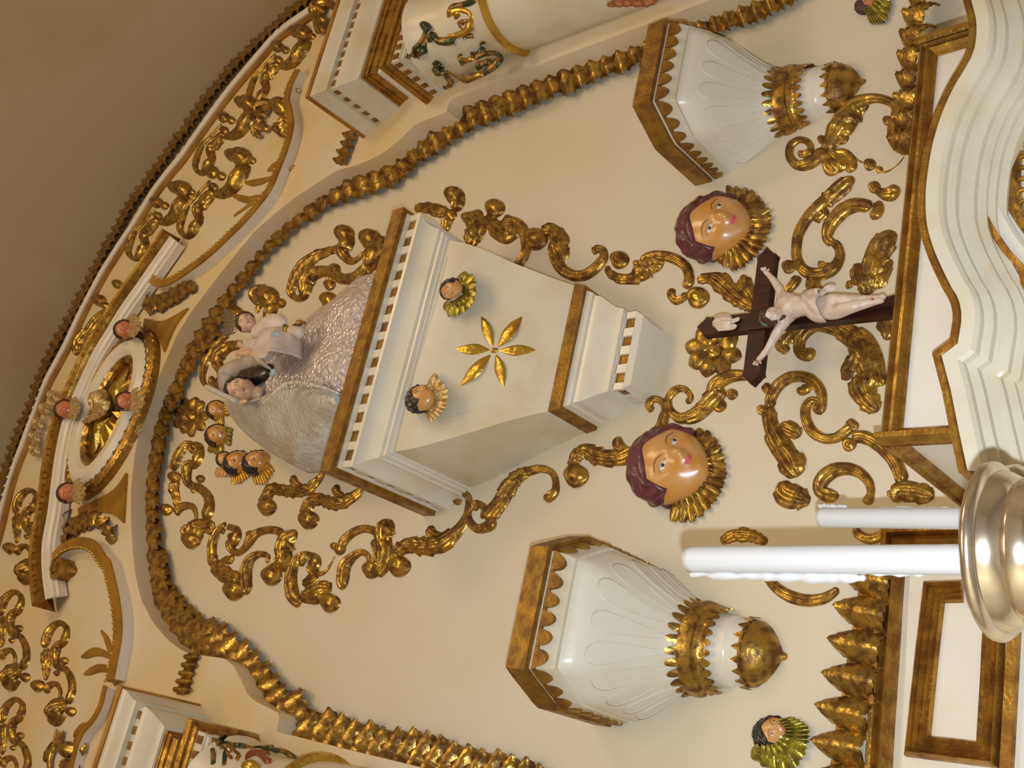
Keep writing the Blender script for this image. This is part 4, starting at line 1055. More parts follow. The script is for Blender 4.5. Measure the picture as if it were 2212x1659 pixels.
# cluster left of the statue
CL = [((449, 886), (490, 888), [([(480, 880), (486, 892)], [(494, 872), (498, 895)]), ([(480, 898), (476, 905)], [(484, 922), (470, 925)])], .3, 'topmost of the cluster beside the statue head'),
      ((452, 946), (492, 938), [([(486, 930), (490, 950)], [(505, 930), (500, 962)]), ([(465, 962), (475, 966)], [(452, 975), (480, 985)])], .2, 'second of the cluster, looking up'),
      ((464, 985), (508, 1002), [([(500, 992), (500, 1005)], [(520, 980), (518, 1000)]), ([(478, 1012), (498, 1012)], [(470, 1032), (500, 1030)])], .3, 'third of the cluster, with orange collar'),
      ((500, 1010), (532, 994), [([(520, 1010), (532, 1008)], [(528, 1042), (545, 1028)]), ([(512, 1018), (520, 1020)], [(505, 1048), (522, 1046)])], .3, 'fourth of the cluster, black haired in profile'),
      ((540, 1012), (576, 990), [([(562, 1006), (574, 1000)], [(580, 1044), (594, 1020)]), ([(552, 1016), (562, 1012)], [(556, 1048), (575, 1048)])], .3, 'lowest of the cluster, black haired in profile beside the mantle')]
for i, (a, b, wg, yw, lb) in enumerate(CL):
    cherub('tiny glazed winged cherub head, '+lb, a, b, .0, wg, yaw=yw, pitch=-.25, dk=.95, wpx=36, hairline=.66, hair=HAIRK if i > 1 else HAIRB, wm=OLIVE if i == 1 else (SKIN if i == 2 else GOLDB), detail=False, n=4, h=.012, fat=.82)
cherub('tiny glazed cherub head half hidden between the statue and the child', (524, 800), (556, 782), .0, [([(550, 785), (555, 792)], [(566, 770), (570, 785)])], yaw=.4, hair=HAIRK, detail=False, n=3, h=.01, wpx=34, pitch=-.2)
cherub('brown-haired cherub head with green-gold collar, cut by the top right photo edge', (1848, 18), (1900, 2), .0, [
    ([(1896, -4), (1902, 12), (1895, 28)], [(1925, -12), (1930, 15), (1918, 50)]), ([(1890, 30), (1880, 36)], [(1912, 55), (1885, 56)])], yaw=.4, skin=SKINP, hair=HAIRB, wm=OLIVE, n=5, h=.016)
cherub('black-haired cherub head with olive gold ruff, beside the large leaf border', (1630, 1592), (1718, 1588), .0, [
    ([(1702, 1562), (1716, 1580), (1712, 1600)], [(1725, 1553), (1752, 1570), (1754, 1600)]), ([(1710, 1600), (1690, 1618), (1655, 1618)], [(1750, 1612), (1735, 1650), (1690, 1680), (1630, 1640)])], yaw=.45, pitch=.1, hair=HAIRK, wm=OLIVE, n=7, h=.018)
# medallion heads
MD = DF+.075
for a, b, wg, lb in [((252, 712), (288, 714), [([(280, 697), (286, 708), (282, 720)], [(298, 684), (310, 705), (296, 728)])], 'at the right end of the oval medallion'),
                     ((252, 866), (292, 868), [([(288, 858), (292, 868), (286, 882)], [(304, 840), (318, 868), (306, 892)])], 'over the lower rim of the oval medallion'),
                     ((124, 884), (158, 886), [([(152, 874), (156, 886), (152, 898)], [(168, 866), (178, 886), (164, 906)])], 'beside the curled rosettes above the oval medallion'),
                     ((130, 1066), (166, 1064), [([(160, 1054), (166, 1064), (162, 1076)], [(176, 1042), (190, 1064), (178, 1088)])], 'at the left end of the oval medallion')]:
    cherub('tiny rosy cherub head with gold collar '+lb, a, b, MD, wg, yaw=0, pitch=-.3, dk=.95, wpx=33, skin=SKINP, hair=HAIRB, wm=PALEG, detail=False, n=6, h=.012, fat=.86, lift=.01)

# ================================================================== LUNETTE: medallion, cornice, scroll bands
mc = (.03, 6.055)
def ell(ax_, az, n=72): return [(mc[0]+ax_*math.cos(2*math.pi*i/n), -DF, mc[1]+az*math.sin(2*math.pi*i/n)) for i in range(n)]
mp = [sweep(ell(.375, .285), [(-.03, 0), (-.022, .03), (0, .042), (.022, .03), (.03, 0)], 1, GOLDP, 'rope_ring', closed=True, world=True),
      sweep(ell(.300, .212), [(-.050, 0), (-.046, .038), (-.02, .058), (.02, .055), (.042, .035), (.05, .02)], 1, WHITE, 'white_ring', closed=True, world=True),
      sweep(ell(.245, .160), [(-.022, 0), (-.018, .035), (0, .045), (.018, .03), (.022, 0)], 1, GOLD, 'gold_ring', closed=True, world=True),
      mk('medallion_field', [(x, -DF-.004, z) for x, y, z in ell(.24, .155)], [tuple(range(72))], GOLDW, False)]
for i in range(18):
    a = 2*math.pi*i/18; L = .92 if i % 2 == 0 else .7
    c, s = math.cos(a), math.sin(a); n_ = Vector((-s, 0, c)); t = Vector((c*.225*L, 0, s*.145*L)); o0 = Vector((mc[0], -DF-.01, mc[1]))
    wv = .018
    b0, b1 = o0+t*.18, o0+t
    mp.append(mk('ray', [b0-n_*wv*.4, b0+n_*wv*.4, b1*.9+b0*.1+n_*wv, b1, b1*.9+b0*.1-n_*wv, (b0+b1)/2+Vector((0, -.03, 0))], [(0, 1, 5), (1, 2, 5), (2, 3, 5), (3, 4, 5), (4, 0, 5)], GOLDB, False))
rp = Mesh()
for i in range(44):
    a = 2*math.pi*i/44; c = Vector((mc[0]+.375*math.cos(a), -DF-.022, mc[1]+.285*math.sin(a)))
    t = Vector((-math.sin(a)*.375, 0, math.cos(a)*.285)).normalized(); n_ = Vector((t[2], 0, -t[0])); u = (t*.6+n_*.8)
    mp.append(place_leaf(LEAF, c-u*.034, c+u*.034, .042, .022, 'rope_leaf'))
thing('medallion', 'oval medallion with gold rays inside white and gold rings, above the statue', 'medallion', mp)

def lerp_path(pts, n, d): return [(p[0], p[1], d) for p in dens([(a, b, 0) for a, b in pts], n)]
cor = [(69, 1309), (63, 1262), (61, 1215), (63, 1180), (68, 1150), (75, 1115), (80, 1078), (86, 1030), (93, 985), (106, 925), (120, 880), (136, 845), (163, 785), (187, 738), (208, 705), (231, 666), (255, 630), (275, 602), (300, 566), (325, 530), (350, 494)]
dC = .220
cpts = [(125-(125-69)*0, 1327)]
cw = [P(x, y, dC) for x, y in cor]
def offs(pts, base_d): return [(p[0], -base_d, p[2]) for p in pts]
cs_ = dens([tuple(p) for p in cw], 64)
prm = [(0, -.10), (0, 0), (.010, .006), (.022, 0), (.026, -.008), (.040, -.008), (.044, -.018), (.046, -.035)]
prw = [(.046, -.030), (.056, -.034), (.066, -.048), (.074, -.052), (.077, -.062), (.088, -.066), (.092, -.10)]
crn = [sweep(cs_, prm, -1, GOLDP, 'gold_rail', world=True), sweep(cs_, prw, -1, WHITE, 'cornice_moulding', world=True)]
crn[0].name = 'gold_rail'
# end returns
ed = Mesh()
for i in range(46):
    k = 2+int(i*60/46); p = Vector(cs_[k]); q = Vector(cs_[min(63, k+1)]); t = (q-p); t[1] = 0; t.normalize(); n_ = Vector((-t[2], 0, t[0]))
    o = box(-.5, .5, -.5, .5, -.5, .5, GOLDB, 'gold_tile') if i == 0 else bpy.data.objects.new('gold_tile', crn[2].data)
    if i: COL.objects.link(o)
    mm = Matrix.Identity(4); cc = p-n_*.033+Vector((0, .004, 0))
    for r_ in range(3): mm[r_][0] = t[r_]*.022; mm[r_][1] = (0, .012, 0)[r_]; mm[r_][2] = n_[r_]*.016; mm[r_][3] = cc[r_]
    o.matrix_basis = mm; crn.append(o)
thing('arched_cornice', 'protruding arched cornice in gold and white curving over the oval medallion', 'moulding', crn)

def band(name, label, path, hw, d0, h, beads=True, volute=None, m=OCHRE, side=1, taper=1.):
    pth = lerp_path(path, 60, d0)
    parts = [sweep(pth, [(-hw, -.002), (-hw, h), (-hw*.9, h+.004), (hw*.9, h+.004), (hw, h), (hw, -.002)], 1, m, 'gold_face')]
    parts.append(sweep(pth, [(-hw*1.03, -.004), (-hw*1.03, h*.90), (-hw*.9, h*.92)], 1, WHITE, 'white_side')); parts.append(sweep(pth, [(hw*1.03, -.004), (hw*1.03, h*.90), (hw*.9, h*.92)], 1, WHITE, 'white_side'))
    if beads:
        W = [P(*p) for p in pth]; M = Mesh(); L = 0; last = -1
        for i in range(1, len(W)):
            t = W[i]-W[i-1]; L += t.length
            if L-last > .022:
                last = L; tt = t.normalized(); n_ = Vector((-tt[2], 0, tt[0]))*side; c = W[i]+n_*hw*.75-Vector((0, h+.004, 0))
                vs = []; fs = []
                for a in range(4):
                    for b in range(8):
                        ph = a/3*math.pi/2; th = 2*math.pi*b/8
                        vs.append((c[0]+.0065*math.cos(ph)*math.cos(th), c[1]-.0065*math.sin(ph), c[2]+.0065*math.cos(ph)*math.sin(th)))
                for a in range(3):
                    for b in range(8): fs.append((a*8+b, a*8+(b+1) % 8, a*8+8+(b+1) % 8, a*8+8+b))
                M.add(vs, fs)
        bo = M.mk('bead_row', GOLDB); bo['kind'] = 'stuff'; parts.append(bo)
    if volute:
        x, y, r = volute
        c = P(x, y, d0); rr = (P(x, y+r, d0)-c).length; sp = []
        for i in range(40):
            th = i/39*math.pi*3; q = rr*(1-i/46); sp.append((c[0]+q*math.cos(th+1), -d0, c[2]+q*math.sin(th+1)))
        parts.append(sweep(sp, [(-.012, -.002), (-.01, h*1.3), (.01, h*1.3), (.012, -.002)], 1, GOLDP, 'volute', world=True))
        parts.append(ball(x, y, r*.8, d0, GOLDW, 'volute_core', hr=h*1.0/rr*1.2))
    return thing(name, label, 'scroll ornament', parts)
band('scroll_band', 'long flat beaded gold scroll band running from the medallion to the right entablature', Z('A2', (1300, 590), (1250, 680), (1275, 780), (1345, 815), (1440, 790), (1580, 700), (1740, 580), (1890, 440), (2040, 290), (2200, 90))+Z('B1', (430, 1400), (495, 1230), (535, 1060), (520, 930), (500, 860), (530, 720), (590, 600)),
     .021, DF, .045, True, (360, 570, 20), side=1)
band('scroll_band', 'long flat beaded gold scroll band running from the medallion to the left entablature', Z('A3', (470, 1640), (500, 1520), (600, 1430), (720, 1400), (830, 1440), (910, 1560))+Z('A4', (930, 60), (975, 230), (1010, 400), (1025, 560), (1020, 680), (995, 820), (965, 980)),
     .025, DF, .045, True, (150, 1232, 22), side=-1)
band('scroll_band', 'flat gold curl running behind the left entablature block toward the gilded flower', Z('A4', (905, 1040), (870, 1180), (810, 1290), (740, 1370), (690, 1470), (655, 1600), (630, 1700)), .012, DF, .035, False)
# spandrel triangles
def curvy(pts, n=48):
    q = pts+[pts[0]]; return [(p[0], p[1]) for p in dens([(a, b, 0) for a, b in q], n)][:-1]
def multi(*segs):
    out = []
    for s in segs: out += [(p[0], p[1]) for p in dens([(a, b, 0) for a, b in s], 9)][:-1]
    return out
tag(prism(multi(Z('A2', (1150, 1060), (1300, 1078), (1490, 975)), Z('A2', (1490, 975), (1380, 1130), (1300, 1325)), Z('A2', (1300, 1325), (1235, 1180), (1140, 1130)), Z('A2', (1140, 1130), (1140, 1100), (1150, 1060))), DF-.002, DF+.012, OCHRE, 'spandrel_panel'),
    'three-pointed flat gold spandrel panel right of the medallion', 'ornament')
tag(prism(multi(Z('A3', (1000, 815), (900, 950), (700, 1062)), Z('A3', (700, 1062), (640, 1085), (615, 1100)), Z('A3', (615, 1100), (625, 1150), (632, 1192)), Z('A3', (632, 1192), (720, 1140), (830, 1130), (920, 1160), (976, 1212)), Z('A3', (976, 1212), (990, 1000), (1000, 815))), DF-.002, DF+.012, OCHRE, 'spandrel_panel'),
    'three-pointed flat gold spandrel panel left of the medallion', 'ornament')
def wreath(label, pts, step=13, hw=13):
    return garland('leaf_swag', label, [(p[0], p[1], hw) for p in pts], hw, step+4, DF, .030, .25, wmul=1.3, cat='garland')
wreath('curved gilded leaf swag under the right volute of the medallion', Z('A2', (1200, 770), (1175, 850), (1200, 940), (1290, 965), (1400, 900), (1500, 850), (1560, 800)))
wreath('curved gilded leaf swag under the left volute of the medallion', Z('A3', (570, 1310), (650, 1230), (760, 1210), (860, 1260), (920, 1350)))
wreath('gilded leaf string beside the left medallion cherub', Z('A3', (560, 480), (560, 620), (545, 760), (530, 880), (520, 930)), 14, 11)
wreath('short gilded leaf string hanging between cornice and left volute', Z('A3', (510, 1060), (520, 1180), (535, 1290), (535, 1390)), 14, 12)
wreath('short gilded leaf string between the right swag and the medallion cherub', Z('A2', (1170, 850), (1110, 950), (1050, 1030)), 13, 10)
# four or five little curled rosettes above the medallion
for i, (x, y) in enumerate([(115, 856), (97, 884), (82, 915), (75, 945), (75, 972)]):
    sp = []
    for r, hh in ((12, .55), (7.5, .8)):
        sp.append(stroke([(x+r*.85*math.cos(2*math.pi*k/14), y+r*math.sin(2*math.pi*k/14), 1.9) for k in range(15)], DF+.03, 'x', PALEG, 'petal_ring', hr=1.4))
    sp.append(ball(x, y, 4.5, DF+.03, PALEG, 'centre'))
    thing('curled_rosette', ['pale curled rosette above the medallion cherub, rightmost of the row', 'pale curled rosette above the medallion, second from the right of the row', 'pale curled rosette above the medallion, middle of the row',
                             'pale curled rosette above the medallion, second from the left of the row', 'pale curled rosette above the medallion, leftmost and lowest of the row'][i], 'rosette', sp, 'curled rosettes over the medallion')
# dove-like relief in the medallion
O('dove_relief', 'pale winged dove relief overlapping the oval medallion', 'relief', [
    ('l', [(222, 842, 8), (218, 858, 12), (212, 876, 12), (205, 893, 6)], PALEG), ('l', [(196, 848, 4), (200, 862, 7), (206, 875, 7)], PALEG), ('l', [(238, 868, 5), (225, 884, 8), (205, 898, 7), (178, 912, 3)], PALEG)], d=DF+.055)
# leaf sprays
def spray(label, stem, leaves, d=DF):
    parts = [stroke([(x, y, w_) for x, y, w_ in stem], d, 'x', OCHRE, 'stem')]
    for lf in leaves: parts.append(stroke(lf, d+.004, 'x', OCHRE, 'leaf', hr=.5))
    thing('leaf_spray', label, 'ornament', parts)
spray('flat gold leaf spray on the right, growing from the scroll band', Z('A2', (1860, 250, 8), (1960, 180, 12), (2080, 90, 12), (2212, -30, 12), (2350, -160, 10)), [
    Z('A1', (2060, 1560, 10), (1990, 1590, 26), (1930, 1580, 28), (1870, 1560, 18), (1830, 1540, 6)), Z('A1', (2170, 1410, 8), (2090, 1440, 24), (2010, 1455, 26), (1950, 1450, 10), (1930, 1435, 5)),
    Z('B1', (440, 1240, 5), (390, 1290, 20), (330, 1330, 22), (280, 1360, 6))])
spray('flat gold leaf spray on the left, beside the scroll band near the entablature', Z('A4', (935, 1000, 26), (910, 880, 22), (885, 740, 20), (850, 630, 22), (800, 560, 10)), [
    Z('A4', (875, 780, 12), (820, 745, 28), (750, 735, 36), (690, 755, 28), (640, 775, 6)), Z('A4', (900, 910, 12), (850, 870, 28), (780, 865, 34), (710, 890, 26), (660, 912, 6)),
    Z('A4', (875, 1100, 14), (850, 1050, 26), (815, 1000, 10)), Z('A4', (730, 1360, 20), (670, 1340, 40), (620, 1370, 30), (580, 1410, 10))])
# gilded flowers
O('gilded_flower', 'gilded flower with curling petals on the right, beside the entablature block', 'flower', [
    ('b', Z('B1', (400, 850, 78), (270, 1020, 34), (215, 1080, 24))), ('l', Z('B1', (220, 950, 40), (260, 880, 56), (320, 830, 40))), ('l', Z('B1', (330, 1000, 30), (400, 1020, 56), (470, 950, 40))),
    ('c', Z('B1', (420, 760, 16), (480, 730, 26), (540, 720, 14))), ('l', Z('B1', (180, 1090, 12), (200, 1030, 26), (260, 960, 30)))], d=DF+.015)
O('gilded_flower', 'gilded flower with broad petals at the far lower left, above the left entablature', 'flower', [
    ('b', Z('A4', (540, 1510, 74))), ('l', Z('A4', (600, 1420, 30), (650, 1490, 44), (640, 1580, 20))), ('l', Z('A4', (480, 1620, 40), (560, 1650, 60), (640, 1650, 40))),
    ('l', Z('A4', (510, 1360, 12), (460, 1450, 26), (400, 1530, 30), (350, 1610, 10))), ('r', Z('A4', (450, 1350, 8), (430, 1480, 12), (400, 1600, 16), (400, 1700, 16)))], d=DF+.01)
# repeated F scrolls
TL = [('c', [(375, 700, 42), (385, 620, 34), (430, 540, 34), (485, 505, 30), (532, 550, 28), (525, 640, 34), (475, 690, 36), (450, 770, 38), (465, 850, 36), (530, 880, 34), (575, 970, 36), (580, 1060, 32), (545, 1150, 34)]),
      ('l', [(365, 720, 46), (375, 790, 48), (378, 870, 34), (375, 960, 22)]), ('b', [(515, 805, 36), (455, 905, 26), (310, 1005, 56), (570, 1210, 44)]),
      ('c', [(370, 1070, 32), (400, 1010, 34), (450, 990, 28), (485, 1050, 18), (475, 1120, 12), (462, 1170, 8)]), ('l', [(540, 1150, 50), (480, 1190, 76), (450, 1260, 84), (420, 1320, 60)])]
def inst(T, o, dx, dy, s, ref, label, group, d=DF):
    sp = []
    for k, pts in T: sp.append((k, Z(o, *[(ref[0]+dx+(p[0]-ref[0])*s, ref[1]+dy+(p[1]-ref[1])*s, p[2]*s*(.98 if k == 'b' and p[2] < 60 else .8)) for p in pts])))
    O('scroll_ornament', label, 'scroll ornament', sp, d=d, group=group)
GL = 'looped scrolls on the left of the lunette'
inst(TL, 'A4', 0, 0, 1, (490, 500), 'looped gilded scroll in the left lunette, nearest the scroll band', GL)
inst(TL, 'A4', -360, -245, .96, (490, 500), 'looped gilded scroll at the left photo edge, level with the cornice end', GL)
inst(TL, 'A4', -350, 610, .96, (490, 500), 'looped gilded scroll at the left photo edge, next to the lower gilded flower', GL)
inst(TL, 'A4', -240, -1055, .92, (490, 500), 'looped gilded scroll half hidden behind the gold cornice on the left', GL)
TR = [('b', [(1990, 830, 92), (1925, 815, 50), (1785, 935, 50), (1845, 960, 36), (1790, 1040, 36), (2060, 850, 30)]),
      ('c', [(2030, 880, 46), (1990, 960, 50), (1930, 1040, 50), (1860, 1080, 46), (1800, 1080, 40)]), ('c', [(1950, 850, 16), (1950, 910, 12), (1900, 960, 12)]),
      ('l', [(1810, 1090, 46), (1750, 1130, 50), (1700, 1180, 40)]),
      ('c', [(1730, 1130, 34), (1690, 1210, 36), (1690, 1280, 34), (1650, 1350, 34), (1600, 1380, 26), (1562, 1340, 26), (1580, 1250, 24), (1620, 1160, 18), (1690, 1080, 12), (1770, 990, 10)])]
GR = 'club-headed scrolls on the right of the lunette'
inst(TR, 'A1', 0, 0, 1, (1990, 830), 'club-headed gilded scroll in the right lunette beside the gilded flower', GR)
inst(TR, 'A1', -60, 425, 1.14, (1990, 830), 'club-headed gilded scroll in the right lunette beside the leaf spray', GR)
inst(TR, 'A1', -530, 680, 1.0, (1990, 830), 'club-headed gilded scroll in the right lunette, touching the cornice end', GR)
inst(TR, 'A1', 430, -560, 1.0, (1990, 830), 'club-headed gilded scroll highest on the right, close to the entablature corner', GR)
O('scroll_bud', 'small dark gilded bud between the outer rope and the arched cornice', 'scroll ornament', [('b', Z('A2', (800, 920, 52), (840, 960, 34), (940, 790, 40)))], d=DF)
O('scroll_ornament', 'thin gilded leaf scrolls peeping out above the arched cornice', 'scroll ornament', [('l', Z('A2', (900, 960, 10), (800, 1050, 24), (720, 1160, 30), (650, 1260, 34), (610, 1360, 24))), ('c', Z('A2', (700, 1180, 18), (640, 1260, 20), (615, 1350, 16)))], d=DF)
O('scroll_ornament', 'large open gilded scroll rising above the right entablature block at the top edge', 'scroll ornament', [
    ('c', Z('B1', (710, 260, 30), (700, 180, 44), (690, 90, 44), (760, 30, 34), (840, 60, 30), (900, 110, 34), (960, 90, 36), (1020, 20, 36), (1060, -60, 36))), ('b', Z('B1', (720, 150, 40), (720, 235, 34)))], d=DF+.02)
O('leaf_swag', 'small rust red and gold leaf swag across the column shaft at the top edge', 'ornament', [('l', Z('C1', (960, 40, 10), (1050, 20, 34), (1150, 10, 40), (1280, 10, 44), (1380, -10, 30)), RUSTL)], d=.37)

# ================================================================== STATUE WITH CHILD
def shell_px(rings, m, name, nseg=28, wave=.03, waves=7, full=True, seed=0, drop=None):
    """rings: (Lx,Ly,Rx,Ry,dl,dr,bulge)"""
    R = catmull([Vector(r[:3]) for r in [(a[0], a[1], a[2]) for a in rings]], 26); R2 = catmull([Vector((a[3], a[4], a[5])) for a in rings], 26); R3 = catmull([Vector((a[6], 0, 0)) for a in rings], 26)
    v = []; f = []
    for k in range(26):
        s = k/25; a = P(R[k][0], R[k][1], R[k][2]); b = P(R2[k][0], R2[k][1], R2[k][2]); bul = R3[k][0]
        for i in range(nseg+1):
            t = i/nseg; p = a.lerp(b, .5-.5*math.cos(math.pi*t))
            o = math.sin(math.pi*t)**.8*bul
            o *= 1+wave*s*math.sin(waves*math.pi*t+seed+2*s)+.25*wave*math.sin(23*t+9*s+seed)
            v.append((p[0], p[1]-o, p[2]))
    KK = 25
    if drop is not None:
        n0 = len(v)-(nseg+1); v += [(v[n0+i][0], v[n0+i][1], drop) for i in range(nseg+1)]; KK = 26
    for k in range(KK):
        for i in range(nseg): q = k*(nseg+1)+i; f.append((q, q+1, q+nseg+2, q+nseg+1))
    o = mk(name, v, f, m)
    md = o.modifiers.new('s', 'SOLIDIFY'); md.thickness = .004
    return o
rg = [(516, 866, .17, 530, 800, .17, .03), (532, 895, .16, 555, 785, .16, .05), (560, 924, .15, 600, 755, .15, .08), (602, 955, .13, 660, 712, .13, .12), (652, 985, .12, 725, 672, .12, .15), (697, 1004, .11, 778, 640, .11, .17), (732, 1014, .11, 825, 606, .11, .18)]
mg = [(484, 868, .16, 508, 868, .22, .01), (500, 900, .15, 540, 872, .25, .03), (532, 938, .14, 590, 850, .26, .05), (580, 974, .12, 650, 838, .28, .06), (630, 1004, .11, 700, 842, .30, .06), (665, 1022, .10, 745, 852, .32, .06)]
st = [shell_px(rg, LACE, 'dress', waves=9, wave=.07, drop=3.99), shell_px(mg, MANT, 'mantle', waves=5, wave=.10, seed=1, drop=3.99)]
vg = [(560, 800, .14, 568, 742, .14, .03), (545, 838, .15, 500, 790, .15, .05)]
st.append(stroke([(490, 850, 10), (500, 810, 14), (530, 790, 16), (570, 778, 18), (600, 765, 14)], .20, 'x', MANTIN, 'veil', hr=1.2))
st.append(stroke([(515, 835, 18), (540, 818, 20), (570, 806, 18), (590, 798, 10)], .235, 'x', HAIRK, 'hair_fall', hr=.8))
hp, tr, H = head((492, 838), (550, 846), .26, yaw=-.12, pitch=-.25, dk=.9, wpx=52, skin=SKINF, hair=HAIRK, fat=.74, curls=3, lift=.02, hairline=.62)
for q in hp[1:]:
    if q.name.split('.')[0] in ('eye', 'iris', 'eyelid', 'brow', 'lips', 'ear'): sub(q, hp[0])
st += [q for q in hp if q.parent is None]
st.append(stroke([(545, 862, 8), (556, 850, 10), (566, 838, 9)], .24, 'x', SKINF, 'neck', hr=1.))
st.append(stroke([(515, 872, 3), (525, 868, 5), (534, 866, 3)], .30, 'x', SKINF, 'hand', hr=1.))
st.append(stroke([(700, 838, 3), (722, 850, 5), (735, 880, 6), (728, 905, 5), (718, 930, 5), (712, 958, 4)], .355, 'x', BLUE, 'blue_trim', hr=.5))
st.append(stroke([(566, 872, 3), (620, 828, 4), (680, 832, 4), (733, 850, 3)], .36, 'x', MANT, 'mantle_hem', hr=.6))
st.append(stroke([(728, 806, 4), (745, 822, 6), (752, 840, 5), (742, 862, 4)], .37, 'x', TULLE, 'lace_trim', hr=.8))
tag(thing('robed_statue', 'robed woman statue in pale sequined lace and grey-blue mantle on the white console', 'statue', st), None)
def rod(a, b, r, m, name, n=14, taper=1., cap=True):
    a = Vector(a); b = Vector(b); t = (b-a).normalized(); x = t.cross(Vector((0, 1, 0.01))).normalized(); y = t.cross(x); v = []; f = []
    K_ = 10
    for k in range(K_+1):
        s = k/K_; rr = r*(1+(taper-1)*s); c = a.lerp(b, s)
        if k == K_: rr *= .55
        for i in range(n): th = 2*math.pi*i/n; v.append(c+x*rr*math.cos(th)+y*rr*math.sin(th))
    for k in range(K_):
        for i in range(n): f.append((k*n+i, k*n+(i+1) % n, (k+1)*n+(i+1) % n, (k+1)*n+i))
    f.append(tuple(range(n))); f.append(tuple(range(K_*n, K_*n+n)))
    return sharp(mk(name, v, f, m), 50)
tag(rod(P(512, 868, .31), P(444, 834, .33), .010, WAX, 'hand_candle'), 'thin white candle held up in front of the robed statue face', 'candle')
# child figure
ch = []
hc, tr2, H2 = head((514, 688), (550, 706), .31, yaw=.35, pitch=-.25, dk=.9, wpx=46, skin=SKINF, hair=HAIRB, fat=.80, detail=True, lift=.02, curls=5)
for q in hc[1:]:
    if q.name.split('.')[0] in ('eye', 'iris', 'eyelid', 'brow', 'lips', 'ear'): sub(q, hc[0])
ch += [q for q in hc if q.parent is None]
ch.append(stroke([(545, 728, 5), (558, 716, 12), (578, 706, 20), (602, 700, 21), (618, 708, 13)], .31, 'x', TULLE, 'bodice', hr=.9))
ch.append(stroke([(526, 736, 3), (545, 744, 12), (568, 744, 18), (590, 736, 16)], .32, 'x', TULLE, 'sleeve', hr=.9))
ch.append(shell_px([(565, 765, .30, 600, 710, .30, .05), (560, 780, .30, 630, 712, .30, .08), (575, 795, .30, 650, 730, .30, .10), (600, 806, .31, 652, 775, .31, .10)], TULLE, 'skirt', waves=6, wave=.12))
ch.append(stroke([(586, 722, 5), (594, 721, 6), (602, 722, 5)], .41, 'x', BLUE, 'sash', hr=.5))
ch.append(stroke([(582, 812, 3), (590, 803, 6), (594, 796, 4)], .42, 'x', BLUE, 'ribbon', hr=.5))
ch.append(stroke([(516, 738, 5), (520, 746, 6), (528, 748, 4)], .33, 'x', SKINF, 'hand', hr=1.)); ch.append(stroke([(508, 766, 4), (520, 763, 6), (540, 762, 8), (556, 768, 9)], .33, 'x', SKINF, 'arm', hr=1.))
ch.append(stroke([(622, 712, 6), (640, 715, 12), (655, 725, 14)], .34, 'x', TULLE, 'leg_wrap', hr=1.))
ch.append(stroke([(630, 706, 3), (642, 702, 4), (655, 698, 3)], .34, 'x', HAIRB, 'sandal', hr=1.))
ch.append(stroke([(640, 704, 3), (646, 695, 4), (662, 698, 2)], .345, 'x', DGREEN, 'sandal_strap', hr=.8))
ch.append(stroke([(612, 702, 4), (618, 710, 7), (620, 718, 4)], .34, 'x', OLIVE, 'shoe', hr=1.))
for k in range(6):
    a = (505+k*1.0, 672+k*12)
    ch.append(stroke([(512, 684+k*6, 4), (500-(k % 2)*2, 680+k*7.4, 6), (486, 672+k*9.5, 5), (480, 670+k*10.5, 2)], .30, 'x', SILVER, 'crown_point', hr=.6))
thing('child_statue', 'crowned child figure in a white tulle gown with blue sash, held before the robed statue', 'statue', ch)

# ================================================================== CRUCIFIX
def bar3(pa, pb, w_, t_, m, name, point=.03):
    a, b = Vector(pa), Vector(pb); z = (b-a).normalized(); y = Vector((0, -1, 0)); x = z.cross(y).normalized(); y = x.cross(z).normalized()
    L = (b-a).length; out = [(-w_, point*1.2), (-w_*.8, point*.9), (-w_*.95, point*.55), (0, 0)]
    prof = [(0, 0), (w_*.8, point*.7), (w_, point*.75), (w_*.9, point*1.1), (w_*.9, L-point*1.1), (w_, L-point*.75), (w_*.8, L-point*.7), (0, L), (-w_*.8, L-point*.7), (-w_, L-point*.75), (-w_*.9, L-point*1.1), (-w_*.9, point*1.1), (-w_, point*.75), (-w_*.8, point*.7)]
    n = len(prof); v = [a+x*p+z*q+y*t_ for p, q in prof]+[a+x*p+z*q for p, q in prof]
    return mk(name, v, [tuple(range(n)), tuple(range(2*n-1, n-1, -1))]+[(i, (i+1) % n, (i+1) % n+n, i+n) for i in range(n)], m, False)
DX = .10
top = P(1518, 716, DX); bot = P(1962, 668, DX)
cx_ = [bar3(bot, top, .025, .026, WOOD, 'upright'), bar3(P(1632, 838, DX-.004), P(1668, 544, DX-.004), .025, .024, WOOD, 'crossbar')]
thing('cross', 'dark varnished wooden cross with pointed ends standing behind the tabernacle top', 'cross', cx_)
def skinfig(joints, edges, m, name, sub_=2):
    me = bpy.data.meshes.new(name); me.from_pydata([tuple(j[0]) for j in joints], edges, []); me.materials.append(m)
    o = bpy.data.objects.new(name, me); COL.objects.link(o)
    o.modifiers.new('skin', 'SKIN'); me.skin_vertices[0].data[0].use_root = True
    for i, j in enumerate(joints):
        r = j[1] if isinstance(j[1], tuple) else (j[1], j[1]); me.skin_vertices[0].data[i].radius = r
    o.modifiers['skin'].use_smooth_shade = True
    s = o.modifiers.new('ss', 'SUBSURF'); s.levels = sub_; s.render_levels = sub_
    dg = bpy.context.evaluated_depsgraph_get(); dg.update(); ev = bpy.data.meshes.new_from_object(o.evaluated_get(dg))
    bpy.data.objects.remove(o); ev.name = name; ev.materials.clear(); ev.materials.append(m)
    n = bpy.data.objects.new(name, ev); COL.objects.link(n)
    ev.polygons.foreach_set('use_smooth', [True]*len(ev.polygons)); return n
DB = DX+.055
def J(x, y, r, dd=0.): return (P(x, y, DB+dd), r)
